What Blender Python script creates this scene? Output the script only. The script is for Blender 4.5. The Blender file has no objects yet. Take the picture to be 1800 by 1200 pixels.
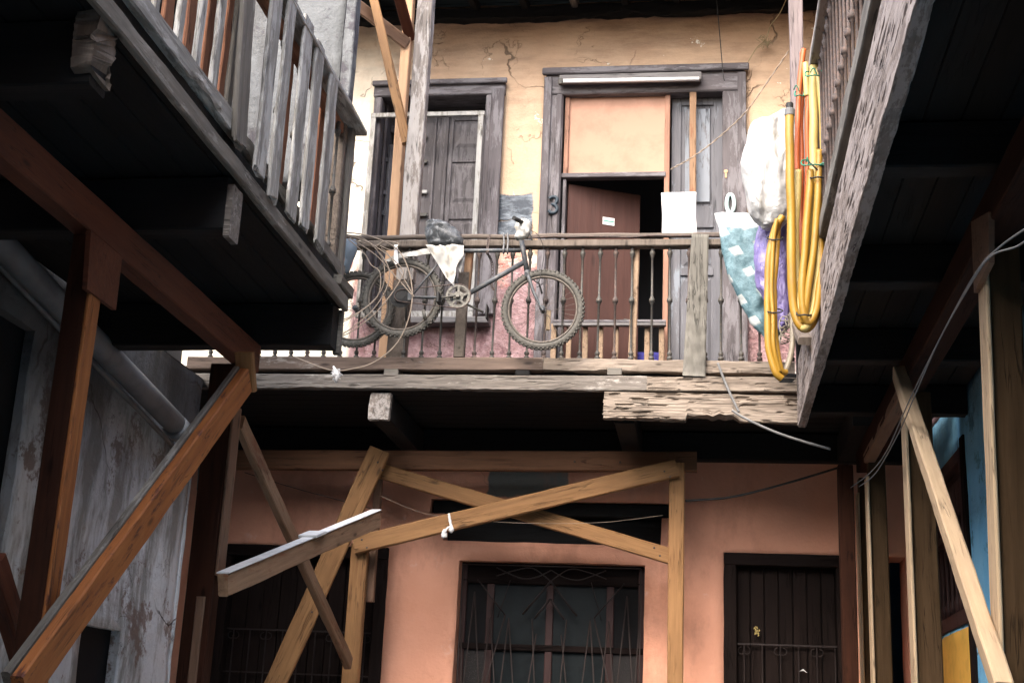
import bpy, math, random
from mathutils import Vector, Matrix, noise
random.seed(7)
R = math.radians
scn = bpy.context.scene
COL = scn.collection
# ------------------------------------------------------------------ camera
CM = Matrix(((0.98973, -0.0024272, 0.1429293), (0.1361818, -0.288004, -0.9478967), (0.0434649, 0.9576261, -0.2847157)))
F = 2382.3
EYE = Vector((0, 0, 1.6))
cam_d = bpy.data.cameras.new("camera")
cam = bpy.data.objects.new("camera", cam_d)
COL.objects.link(cam)
cam.matrix_world = Matrix.Translation(EYE) @ CM.to_4x4()
cam_d.sensor_width = 36.0
cam_d.lens = F / 1800 * 36
cam_d.clip_start = 0.05
cam_d.clip_end = 500
scn.camera = cam


def _ray(u, v): return CM @ Vector((u - 900, 600 - v, -F))
def AY(u, v, Y=9.6): d = _ray(u, v); return EYE + d * (Y / d.y)
def AX(u, v, X): d = _ray(u, v); return EYE + d * (X / d.x)
def AZ(u, v, Z): d = _ray(u, v); return EYE + d * ((Z - 1.6) / d.z)


# ------------------------------------------------------------------ node helpers
class NT:
    def __init__(s, name):
        s.m = bpy.data.materials.new(name); s.m.use_nodes = True
        s.t = s.m.node_tree; s.t.nodes.clear()
        s.out = s.n('ShaderNodeOutputMaterial'); s.b = s.n('ShaderNodeBsdfPrincipled')
        s.l(s.b.outputs[0], s.out.inputs[0])
    def n(s, k, **kw):
        x = s.t.nodes.new(k)
        for a, v in kw.items(): setattr(x, a, v)
        return x
    def l(s, a, b): s.t.links.new(a, b)
    def put(s, v, sock):
        if hasattr(v, 'links') or hasattr(v, 'is_linked'): s.l(v, sock)
        elif isinstance(v, (tuple, list)) and len(v) == 3 and sock.type == 'RGBA': sock.default_value = (*v, 1)
        else: sock.default_value = v
    def math(s, op, a, b=0.0, clamp=False):
        x = s.n('ShaderNodeMath', operation=op, use_clamp=clamp); s.put(a, x.inputs[0]); s.put(b, x.inputs[1]); return x.outputs[0]
    def mix(s, f, a, b, blend='MIX'):
        x = s.n('ShaderNodeMix', data_type='RGBA', blend_type=blend)
        s.put(f, x.inputs[0]); s.put(a, x.inputs[6]); s.put(b, x.inputs[7]); return x.outputs[2]
    def noise(s, vec, scale, detail=4, rough=.55, dist=0.0):
        x = s.n('ShaderNodeTexNoise'); s.l(vec, x.inputs['Vector']); x.inputs['Scale'].default_value = scale
        x.inputs['Detail'].default_value = detail; x.inputs['Roughness'].default_value = rough; x.inputs['Distortion'].default_value = dist
        return x.outputs['Fac']
    def ramp(s, f, a, b, interp='LINEAR'):   # 0 below a, 1 above b
        x = s.n('ShaderNodeMapRange', clamp=True); s.put(f, x.inputs[0]); x.inputs[1].default_value = a; x.inputs[2].default_value = b
        if interp != 'LINEAR': x.interpolation_type = interp
        return x.outputs[0]
    def coords(s, scale=(1, 1, 1), obj=True, rnd=True):
        tc = s.n('ShaderNodeTexCoord'); v = tc.outputs['Object']
        if not obj:
            g = s.n('ShaderNodeNewGeometry'); v = g.outputs['Position']
        if rnd:
            oi = s.n('ShaderNodeObjectInfo'); m = s.math('MULTIPLY', oi.outputs['Random'], 37.0)
            a = s.n('ShaderNodeVectorMath', operation='ADD'); s.l(v, a.inputs[0]); s.l(m, a.inputs[1]); v = a.outputs[0]
        mp = s.n('ShaderNodeVectorMath', operation='MULTIPLY'); s.l(v, mp.inputs[0]); mp.inputs[1].default_value = scale
        return mp.outputs[0]
    def bump(s, h, dist=.01, strength=.6, prev=None):
        x = s.n('ShaderNodeBump'); x.inputs['Strength'].default_value = strength; x.inputs['Distance'].default_value = dist
        s.l(h, x.inputs['Height'])
        if prev is not None: s.l(prev, x.inputs['Normal'])
        return x.outputs[0]
    def done(s, col, rough=.8, nor=None, metal=0.0, spec=.3):
        s.put(col, s.b.inputs['Base Color']); s.put(rough, s.b.inputs['Roughness']); s.put(metal, s.b.inputs['Metallic'])
        s.b.inputs['Specular IOR Level'].default_value = spec
        if nor is not None: s.l(nor, s.b.inputs['Normal'])
        return s.m


def wood(name, dark, light, axis='X', paint=None, pamt=.5, crack=.6, rough=.85, dirt=.5, g=1.0, bd=.006, knots=True, spec=.3):
    t = NT(name)
    k = {'X': 0, 'Y': 1, 'Z': 2}[axis]
    def sc(al, ac): v = [ac * g] * 3; v[k] = al * g; return tuple(v)
    gr = t.noise(t.coords(sc(2.2, 38)), 1.0, 6, .65, .4)
    gr2 = t.noise(t.coords(sc(.9, 11)), 1.0, 4, .6, .8)
    big = t.noise(t.coords(sc(1.3, 3.5)), 1.0, 4, .6)
    f = t.math('ADD', t.math('MULTIPLY', gr, .6), t.math('MULTIPLY', gr2, .4))
    col = t.mix(t.ramp(f, .32, .68), dark, light)
    if paint:
        pn = t.math('ADD', t.math('MULTIPLY', t.noise(t.coords(sc(5, 26)), 1.0, 8, .75), .6), t.math('MULTIPLY', big, .4))
        pm = t.ramp(pn, .62 - .24 * pamt, .64 - .24 * pamt + .02)
        col = t.mix(pm, col, paint)
    if dirt:
        dm = t.ramp(t.noise(t.coords(sc(1.8, 5)), 1.0, 6, .7), .45, .75)
        col = t.mix(t.math('MULTIPLY', dm, dirt), col, tuple(c * .28 for c in dark))
    ck = t.noise(t.coords(sc(1.6, 30)), 1.0, 3, .5, .5)
    cm = t.ramp(t.math('ABSOLUTE', t.math('SUBTRACT', ck, .5)), .004, .022)
    cmk = t.ramp(t.noise(t.coords(sc(2.5, 6)), 1.0, 2), .5, .6)
    cr = t.math('MULTIPLY', t.math('SUBTRACT', 1.0, cm), t.math('MULTIPLY', cmk, crack))
    col = t.mix(cr, col, tuple(c * .12 for c in dark))
    if knots:
        vo = t.n('ShaderNodeTexVoronoi'); t.l(t.coords(sc(2.6, 8)), vo.inputs['Vector']); vo.inputs['Scale'].default_value = 1.0
        kn = t.math('SUBTRACT', 1.0, t.ramp(vo.outputs['Distance'], .05, .13))
        col = t.mix(t.math('MULTIPLY', kn, .8), col, tuple(c * .3 for c in dark))
    h = t.math('SUBTRACT', f, t.math('MULTIPLY', cr, .8))
    return t.done(col, rough, t.bump(h, bd, .8), 0, spec)


def plain(name, c, rough=.6, metal=0.0, var=.25, scale=30, bd=.002, spec=.3, c2=None, thr=(.45, .65)):
    t = NT(name); v = t.coords()
    nz = t.noise(v, scale, 5, .6)
    col = t.mix(t.math('MULTIPLY', t.ramp(nz, *thr), 1.0 if c2 else var), c, c2 or tuple(x * .35 for x in c))
    return t.done(col, rough, t.bump(nz, bd, .6), metal, spec)


def crackmask(t, pos, scale, width, mlo, mhi, dist=.5):
    dn = t.n('ShaderNodeTexNoise'); t.l(pos, dn.inputs['Vector']); dn.inputs['Scale'].default_value = scale * 1.7; dn.inputs['Detail'].default_value = 4
    a = t.n('ShaderNodeVectorMath', operation='MULTIPLY_ADD'); t.l(dn.outputs['Color'], a.inputs[0]); a.inputs[1].default_value = (dist,) * 3; t.l(pos, a.inputs[2])
    vo = t.n('ShaderNodeTexVoronoi', feature='DISTANCE_TO_EDGE'); t.l(a.outputs[0], vo.inputs['Vector']); vo.inputs['Scale'].default_value = scale
    m = t.math('SUBTRACT', 1.0, t.ramp(vo.outputs['Distance'], width * .3, width))
    return t.math('MULTIPLY', m, t.ramp(t.noise(pos, scale * .8, 2), mlo, mhi))


def boxmask(t, sx, sz, wob, x0, x1, z0, z1, a=.12):
    dx = t.math('SUBTRACT', t.math('ABSOLUTE', t.math('SUBTRACT', sx, (x0 + x1) / 2)), (x1 - x0) / 2)
    dz = t.math('SUBTRACT', t.math('ABSOLUTE', t.math('SUBTRACT', sz, (z0 + z1) / 2)), (z1 - z0) / 2)
    d = t.math('ADD', t.math('MAXIMUM', dx, dz), t.math('MULTIPLY', wob, a))
    return t.math('SUBTRACT', 1.0, t.ramp(d, -.008, .008))


# ---- plaster of the far house, upper storey: ochre, whiter at the left, pink render at the bottom
def mat_upper():
    t = NT('ochre_plaster'); p = t.coords(obj=False, rnd=False)
    sx = t.n('ShaderNodeSeparateXYZ'); t.l(p, sx.inputs[0])
    wob = t.math('SUBTRACT', t.noise(p, 2.2, 6, .65), .5)
    och = t.mix(t.ramp(t.noise(p, 1.6, 6, .6), .35, .7), (.57, .425, .30), (.50, .35, .235))
    och = t.mix(t.ramp(t.math('ADD', sx.outputs[2], t.math('MULTIPLY', wob, 1.2)), 6.9, 8.0), och, (.44, .28, .18))
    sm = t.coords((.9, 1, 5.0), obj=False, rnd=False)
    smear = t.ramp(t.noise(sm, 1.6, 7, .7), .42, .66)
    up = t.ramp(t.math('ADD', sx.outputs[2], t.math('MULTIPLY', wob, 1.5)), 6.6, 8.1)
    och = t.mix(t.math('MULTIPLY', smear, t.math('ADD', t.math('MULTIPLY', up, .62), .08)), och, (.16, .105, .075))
    wl = t.ramp(t.math('ADD', sx.outputs[0], t.math('MULTIPLY', wob, 1.3)), -2.95, -2.45)
    col = t.mix(t.math('MULTIPLY', t.math('SUBTRACT', 1.0, wl), t.math('SUBTRACT', 1.0, t.math('MULTIPLY', up, .85))), och, (.86, .80, .66))
    flake = t.ramp(t.noise(p, 4.5, 8, .7), .66, .68)
    col = t.mix(flake, col, (.78, .74, .66))
    pk = t.math('SUBTRACT', 1.0, t.ramp(t.math('ADD', sx.outputs[2], t.math('MULTIPLY', wob, .7)), 5.58, 5.62))
    pk = t.math('MULTIPLY', pk, t.ramp(sx.outputs[0], -3.12, -3.08))
    pn = t.noise(p, 9, 8, .7)
    pink = t.mix(t.ramp(pn, .38, .62), (.27, .15, .155), (.50, .335, .34))
    pink = t.mix(t.ramp(t.noise(p, 2.3, 5, .7), .60, .66), pink, (.72, .60, .56))
    col = t.mix(pk, col, pink)
    band = t.ramp(t.math('ABSOLUTE', t.math('SUBTRACT', t.math('ADD', sx.outputs[2], t.math('MULTIPLY', wob, .9)), 5.56)), .03, .14)
    col = t.mix(t.math('SUBTRACT', 1.0, band), col, t.mix(t.ramp(t.noise(p, 7, 5), .45, .6), (.62, .25, .2), (.7, .66, .58)))
    bm = boxmask(t, sx.outputs[0], sx.outputs[2], wob, -1.905, -1.535, 5.83, 6.27, .16)
    bs = t.coords((1.5, 1, 5), obj=False, rnd=False)
    col = t.mix(bm, col, t.mix(t.ramp(t.noise(bs, 3, 6, .7), .45, .68), (.075, .085, .10), (.30, .34, .38)))
    ck = crackmask(t, p, 1.3, .012, .5, .56)
    ck2 = crackmask(t, p, 3.2, .02, .57, .6)
    c = t.math('MAXIMUM', ck, t.math('MULTIPLY', ck2, .6))
    col = t.mix(t.math('MULTIPLY', c, .8), col, (.12, .085, .06))
    fine = t.noise(p, 40, 6, .65)
    h = t.math('ADD', t.math('MULTIPLY', t.noise(p, 6, 8, .65), .6), t.math('MULTIPLY', fine, .12))
    h = t.math('ADD', h, t.math('MULTIPLY', t.math('MULTIPLY', pn, pk), 2.6))
    h = t.math('SUBTRACT', h, t.math('MULTIPLY', c, .4))
    return t.done(col, .92, t.bump(h, .045, .8))


def mat_lower():
    t = NT('terracotta_plaster'); p = t.coords(obj=False, rnd=False)
    col = t.mix(t.ramp(t.noise(p, 1.3, 6, .6), .3, .7), (.78, .40, .275), (.70, .335, .22))
    col = t.mix(t.ramp(t.noise(p, 3.7, 7, .7), .62, .72), col, (.76, .46, .36))
    sx = t.n('ShaderNodeSeparateXYZ'); t.l(p, sx.inputs[0])
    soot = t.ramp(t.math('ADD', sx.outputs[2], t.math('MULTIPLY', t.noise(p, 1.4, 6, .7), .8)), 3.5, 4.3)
    col = t.mix(t.math('MULTIPLY', soot, .25), col, (.16, .06, .04))  # shade under the gallery, put into the colour of the wall top
    bm = boxmask(t, sx.outputs[0], sx.outputs[2], t.math('SUBTRACT', t.noise(p, 3, 5), .5), -1.80, -1.12, 3.58, 3.92, .15)
    col = t.mix(bm, col, (.16, .17, .16))
    dm = t.ramp(t.noise(t.coords((1, 1, .5), obj=False, rnd=False), 2.2, 8, .7), .52, .7)
    col = t.mix(t.math('MULTIPLY', dm, .6), col, (.40, .185, .12))
    c = t.math('MULTIPLY', crackmask(t, p, 1.1, .007, .6, .64, 1.0), .7)
    col = t.mix(t.math('MULTIPLY', c, .7), col, (.1, .05, .04))
    chips = t.ramp(t.noise(t.coords((1, 1, 4), obj=False, rnd=False), 7, 6, .7), .70, .71)
    col = t.mix(chips, col, (.12, .06, .045))
    h = t.math('SUBTRACT', t.math('ADD', t.noise(p, 5, 8, .6), t.math('MULTIPLY', t.noise(p, 60, 4), .06)), t.math('MULTIPLY', c, .3))
    return t.done(col, .9, t.bump(h, .03, .6))


def mat_grey_plaster(name, base, base2, stain, blot, pz=None):
    t = NT(name); p = t.coords(obj=False, rnd=False)
    col = t.mix(t.ramp(t.noise(p, 1.7, 7, .65), .35, .65), base, base2)
    st = t.coords((2.2, 2.2, .55), obj=False, rnd=False)
    col = t.mix(t.math('MULTIPLY', t.ramp(t.noise(st, 1.3, 8, .7), .50, .60), .9), col, stain)
    col = t.mix(t.math('MULTIPLY', t.ramp(t.noise(p, 1.9, 9, .75), .56, .6), .85), col, blot)
    col = t.mix(t.math('MULTIPLY', t.ramp(t.noise(p, 11, 8, .75), .6, .66), .6), col, blot)
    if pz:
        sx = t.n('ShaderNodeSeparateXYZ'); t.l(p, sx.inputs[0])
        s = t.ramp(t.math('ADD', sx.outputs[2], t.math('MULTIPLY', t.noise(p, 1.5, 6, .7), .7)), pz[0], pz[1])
        col = t.mix(t.math('MULTIPLY', s, .92), col, (.035, .033, .032))  # shade below the gallery, painted as a dark band on the upper plaster
    c = t.math('MULTIPLY', t.math('MAXIMUM', crackmask(t, p, .7, .009, .47, .52, 1.1), t.math('MULTIPLY', crackmask(t, p, 2.7, .012, .6, .64, .9), .7)), .8)
    col = t.mix(c, col, (.05, .04, .035))
    h = t.math('SUBTRACT', t.noise(p, 5, 9, .65), t.math('MULTIPLY', c, .5))
    return t.done(col, .92, t.bump(h, .05, .7))


M = {}
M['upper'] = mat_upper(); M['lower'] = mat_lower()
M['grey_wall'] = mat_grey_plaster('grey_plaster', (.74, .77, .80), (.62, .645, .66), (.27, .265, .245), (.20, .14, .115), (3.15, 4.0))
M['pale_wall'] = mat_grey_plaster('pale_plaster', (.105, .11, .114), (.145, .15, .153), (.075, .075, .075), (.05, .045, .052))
M['drab_wall'] = mat_grey_plaster('drab_plaster', (.12, .11, .10), (.16, .15, .14), (.10, .09, .08), (.08, .07, .07))
M['blue_wall'] = mat_grey_plaster('blue_plaster', (.21, .57, .86), (.25, .61, .88), (.17, .52, .82), (.07, .22, .36), (4.1, 4.6))
M['yellow_paint'] = plain('yellow_paint', (.80, .44, .08), .8, scale=8, bd=.006)
M['sooty'] = wood('shade_black_timber', (.0045, .0045, .005), (.011, .011, .011), 'X', g=.8)  # near-black wood: the shade under galleries and eaves is put into the colour
M['shade_black_y'] = wood('shade_black_boards', (.004, .0045, .005), (.011, .011, .011), 'Y', g=.8)  # same near-black shade colour, grain along Y
M['grey_beam'] = wood('weathered_beam', (.085, .072, .062), (.24, .215, .19), 'X', paint=(.33, .305, .275), pamt=.35, dirt=.45, bd=.012)
M['rot_beam'] = wood('rotten_beam', (.11, .085, .066), (.32, .265, .215), 'X', crack=1.0, dirt=.3, bd=.012, g=1.4)
M['brown_rail'] = wood('brown_rail', (.07, .05, .04), (.17, .125, .10), 'X', paint=(.23, .20, .175), pamt=.3, dirt=.4)
M['grey_slat'] = wood('grey_slat', (.15, .145, .132), (.36, .355, .335), 'X', paint=(.42, .42, .405), pamt=.5, dirt=.35)
M['dark_slat'] = wood('dark_grey_slat', (.085, .077, .067), (.21, .195, .17), 'X', paint=(.27, .26, .235), pamt=.3, dirt=.4)
M['brown_board'] = wood('brown_board', (.16, .07, .045), (.34, .16, .09), 'X', dirt=.4)
M['pink_board'] = wood('peeling_pink_board', (.12, .095, .082), (.27, .225, .20), 'X', paint=(.33, .285, .265), pamt=.6, dirt=.25, crack=1.0, bd=.006, g=1.3, knots=False)
M['red_timber'] = wood('red_timber', (.065, .018, .009), (.12, .037, .017), 'X', dirt=.35, rough=.7)
M['orange_timber'] = wood('orange_timber', (.20, .062, .018), (.37, .14, .040), 'X', paint=(.09, .03, .018), pamt=.3, dirt=.2, rough=.65)
M['dark_timber'] = wood('dark_red_timber', (.022, .009, .006), (.048, .018, .010), 'X', dirt=.5, rough=.85, spec=.1)  # darkened to put the shade on the left posts' fronts into the wood
M['tan_timber'] = wood('tan_timber', (.18, .088, .035), (.31, .168, .070), 'X', dirt=.2, rough=.75)
M['tan2_timber'] = wood('pale_tan_timber', (.36, .25, .155), (.52, .39, .25), 'X', dirt=.15, rough=.75)
M['rust_timber'] = wood('red_brown_timber', (.105, .048, .024), (.19, .092, .047), 'X', dirt=.3, rough=.8)
M['shaded_post'] = wood('shaded_brown_post', (.042, .024, .011), (.075, .045, .023), 'X', dirt=.35, rough=.85, spec=.1)  # right posts: shade on their front faces put into the brown
M['brown_timber'] = wood('brown_timber', (.12, .066, .042), (.21, .125, .08), 'X', dirt=.35, rough=.75)
M['worn_timber'] = wood('worn_timber', (.17, .098, .056), (.33, .21, .13), 'X', paint=(.20, .09, .05), pamt=.35, dirt=.3)
M['pale_top'] = plain('pale_beam_top', (.60, .61, .62), .55, var=.3, scale=14)  # light on the slanting beam's top, put into a pale colour
M['frame_paint'] = wood('grey_violet_frame', (.072, .064, .068), (.125, .112, .118), 'Z', paint=(.165, .155, .165), pamt=.5, dirt=.3, g=.8)
M['frame_paint_x'] = wood('grey_violet_head', (.072, .064, .068), (.125, .112, .118), 'X', paint=(.165, .155, .165), pamt=.5, dirt=.3, g=.8)
M['leaf_paint'] = wood('brown_grey_shutter', (.062, .056, .058), (.105, .095, .098), 'Z', paint=(.135, .125, .13), pamt=.5, dirt=.25, g=.8)
M['blue_leaf'] = wood('blue_grey_leaf', (.085, .085, .095), (.15, .15, .165), 'Z', paint=(.19, .21, .24), pamt=.22, dirt=.3, g=.8)
M['blue_field'] = wood('worn_blue_panel', (.10, .10, .11), (.18, .18, .19), 'Z', paint=(.21, .23, .26), pamt=.75, dirt=.2, g=.9)
M['white_frame'] = wood('white_screen_frame', (.15, .137, .12), (.28, .27, .25), 'Z', paint=(.35, .345, .33), pamt=.6, dirt=.3)
M['orange_panel'] = plain('peach_panel', (.42, .235, .165), .75, var=.25, scale=5, bd=.004)
M['panel_frame'] = wood('brown_batten', (.22, .12, .085), (.36, .20, .14), 'Z', dirt=.3)
M['brown_door'] = wood('brown_door', (.046, .019, .015), (.072, .031, .024), 'Z', dirt=.35, g=.6, crack=.2, rough=.6)
M['dark_door'] = wood('dark_brown_door', (.010, .0068, .006), (.020, .013, .0115), 'Z', dirt=.4, rough=.8, spec=.08)
M['dark_x'] = wood('dark_brown_head', (.009, .006, .0055), (.017, .011, .010), 'X', dirt=.4, rough=.8, spec=.08)
M['maroon'] = wood('maroon_shutter', (.03, .014, .0135), (.058, .027, .025), 'Z', dirt=.3, rough=.6)
M['stud'] = wood('pale_stud', (.20, .135, .09), (.34, .245, .165), 'Z', dirt=.3)
M['old_stud'] = wood('old_stud', (.085, .068, .055), (.17, .14, .115), 'Z', dirt=.35)
M['old_stud_x'] = wood('old_bar', (.10, .095, .095), (.22, .21, .21), 'X', dirt=.3)
M['post_grey'] = wood('peeling_grey_column', (.13, .11, .095), (.26, .225, .20), 'X', paint=(.37, .34, .315), pamt=.6, dirt=.35, bd=.01)
M['post_tan'] = wood('peach_column', (.42, .25, .145), (.55, .35, .21), 'X', dirt=.15, crack=.3)
M['post_violet'] = wood('violet_grey_column', (.14, .115, .115), (.23, .19, .19), 'X', dirt=.25)
M['iron'] = plain('dark_iron', (.06, .06, .056), .6, .2, var=.4, scale=60, c2=(.10, .085, .07))
M['rust'] = plain('rusty_iron', (.065, .052, .048), .75, .1, scale=50, c2=(.11, .075, .062))
M['black'] = plain('black_void', (.006, .006, .007), .9)
M['room'] = plain('room_plaster', (.05, .048, .05), .9, scale=3)
M['glass'] = plain('dusty_pane', (.009, .0135, .0155), .5, var=.5, scale=9, bd=.004, spec=.15)
M['mesh'] = plain('mesh_screen', (.014, .012, .012), .6, scale=200, c2=(.10, .09, .09), thr=(.60, .68))
M['grille'] = plain('grille_iron', (.028, .02, .019), .55, .2, scale=40)
M['tyre'] = plain('dusty_tyre', (.055, .053, .047), .85, var=.5, scale=50, c2=(.12, .112, .098), thr=(.35, .7))
M['rim'] = plain('dusty_rim', (.13, .112, .095), .6, .3, scale=40, c2=(.08, .068, .058))
M['spoke'] = plain('spoke_steel', (.13, .11, .10), .5, .7, scale=40)
M['bike'] = plain('slate_paint', (.065, .072, .08), .5, .2, scale=45, c2=(.12, .118, .115))
M['chainring'] = plain('steel_ring', (.12, .115, .10), .5, .4, scale=40, c2=(.05, .045, .04))
M['rubber'] = plain('black_rubber', (.018, .018, .018), .6)
M['plastic_black'] = plain('black_plastic', (.03, .032, .036), .28, spec=.6, scale=14, c2=(.10, .105, .115), bd=.012)
M['cloth_white'] = plain('grubby_white_cloth', (.46, .455, .43), .9, scale=12, c2=(.30, .28, .24), bd=.006)
M['paper'] = plain('white_board', (.70, .70, .70), .8, var=.08, scale=20)
def _bag(name, c, c2, rough, trans, sc=7, bd=.02):
    t = NT(name); p = t.coords((1, 1, .55), rnd=False)
    nz = t.noise(p, sc, 6, .6, 1.2); m = t.ramp(nz, .52, .7)
    h = t.math('ABSOLUTE', t.math('SUBTRACT', nz, .5))
    m = t.done(t.mix(m, c, c2), rough, t.bump(h, bd, .8), 0, .5)
    t.b.inputs['Transmission Weight'].default_value = 0
    t.b.inputs['Subsurface Weight'].default_value = trans; t.b.inputs['Subsurface Radius'].default_value = (.05, .05, .05)
    t.b.inputs['Subsurface Scale'].default_value = .3
    return m
M['bag_white'] = _bag('white_plastic', (.36, .36, .355), (.27, .255, .21), .4, .1, 9, .03)
M['bag_purple'] = _bag('lilac_plastic', (.16, .13, .30), (.28, .25, .42), .25, .1, 9, .05)
M['bag_dark'] = _bag('grey_plastic', (.055, .06, .065), (.22, .235, .25), .28, 0, 26, .02)
def _hose(name, c, c2):
    t = NT(name); p = t.coords((1, 1, .35))
    m = t.ramp(t.noise(p, 12, 7, .7), .5, .72)
    return t.done(t.mix(t.math('MULTIPLY', m, .75), c, c2), .45, t.bump(m, .002, .4), 0, .4)
M['hose_y'] = _hose('yellow_hose', (.30, .165, .018), (.17, .105, .03))
M['hose_p'] = _hose('faded_yellow_hose', (.42, .32, .11), (.24, .20, .12))
M['hose_o'] = _hose('orange_conduit', (.40, .09, .022), (.24, .08, .03))
M['hose_g'] = _hose('grey_hose', (.23, .20, .15), (.12, .10, .08))
M['wire_tan'] = plain('tan_cable', (.28, .225, .175), .6, scale=20)
M['wire_grey'] = plain('grey_cable', (.15, .15, .15), .6, scale=20)
M['wire_black'] = plain('black_cable', (.02, .02, .02), .6)
M['pipe'] = plain('grey_pvc', (.15, .16, .17), .6, var=.5, scale=4, bd=.002)
M['green'] = plain('green_twine', (.02, .17, .11), .7)
M['digit_dark'] = plain('dark_blue_enamel', (.03, .045, .06), .5)
M['digit_pale'] = plain('pale_aqua_enamel', (.50, .66, .66), .6, var=.3)
M['blackboard'] = plain('slate_smear', (.10, .125, .15), .7, scale=5, c2=(.40, .46, .50), thr=(.5, .68), bd=.006)
M['zinc'] = plain('zinc', (.30, .30, .29), .5, .6, scale=15)
M['cobweb'] = plain('dry_twigs', (.30, .24, .14), .9)
M['blue_cloth'] = plain('navy_cloth', (.03, .028, .16), .9, scale=7, bd=.01)
M['label_green'] = plain('label_green', (.10, .35, .28), .6)
def _teal():
    t = NT('teal_check_sack'); p = t.coords(rnd=False)
    nz = t.noise(p, 16, 6, .7)
    base = t.mix(t.ramp(nz, .38, .62), (.045, .10, .12), (.12, .205, .235))
    tc = t.n('ShaderNodeTexCoord')
    sx = t.n('ShaderNodeSeparateXYZ'); t.l(tc.outputs['Object'], sx.inputs[0])
    wx = t.math('ADD', sx.outputs[0], t.math('MULTIPLY', t.noise(p, 6, 2), .03))
    u = t.math('ADD', t.math('MULTIPLY', wx, .85), t.math('MULTIPLY', sx.outputs[2], .5))
    v = t.math('SUBTRACT', t.math('MULTIPLY', sx.outputs[2], .87), t.math('MULTIPLY', wx, .25))
    fu = t.math('FRACT', t.math('MULTIPLY', t.math('ADD', u, 3.0), 6.2)); fv = t.math('FRACT', t.math('MULTIPLY', t.math('ADD', v, 3.02), 6.2))
    sq = t.math('MULTIPLY', t.math('MULTIPLY', t.ramp(fu, .56, .66), t.ramp(fv, .56, .64)), t.ramp(nz, .3, .45))
    col = t.mix(t.math('MULTIPLY', sq, .8), base, (.36, .37, .36))
    top = t.ramp(t.math('ADD', sx.outputs[2], t.math('MULTIPLY', nz, .08)), .40, .43)
    col = t.mix(top, col, (.42, .44, .44))
    return t.done(col, .5, t.bump(nz, .02, .8), 0, .4)
M['teal'] = _teal()
def _ground():
    t = NT('concrete_yard'); p = t.coords(rnd=False)
    col = t.mix(t.ramp(t.noise(p, .8, 8, .6), .35, .65), (.14, .133, .122), (.20, .19, .175))
    return t.done(col, .9, t.bump(t.noise(p, 9, 6), .02, .5))
M['ground'] = _ground()

# ------------------------------------------------------------------ object helpers
W = {}


def link(o, parent, frame):
    COL.objects.link(o)
    if parent is not None:
        o.parent = parent; o.matrix_basis = W[parent.name].inverted() @ frame
    else:
        o.matrix_basis = frame
    W[o.name] = frame
    return o


def tag(o, label=None, cat=None, group=None, kind=None):
    if label: o['label'] = label
    if cat: o['category'] = cat
    if group: o['group'] = group
    if kind: o['kind'] = kind
    return o


def thing(name, label, cat, loc, group=None):
    o = bpy.data.objects.new(name, None); o.empty_display_size = .1
    link(o, None, Matrix.Translation(Vector(loc)))
    return tag(o, label, cat, group)


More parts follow.
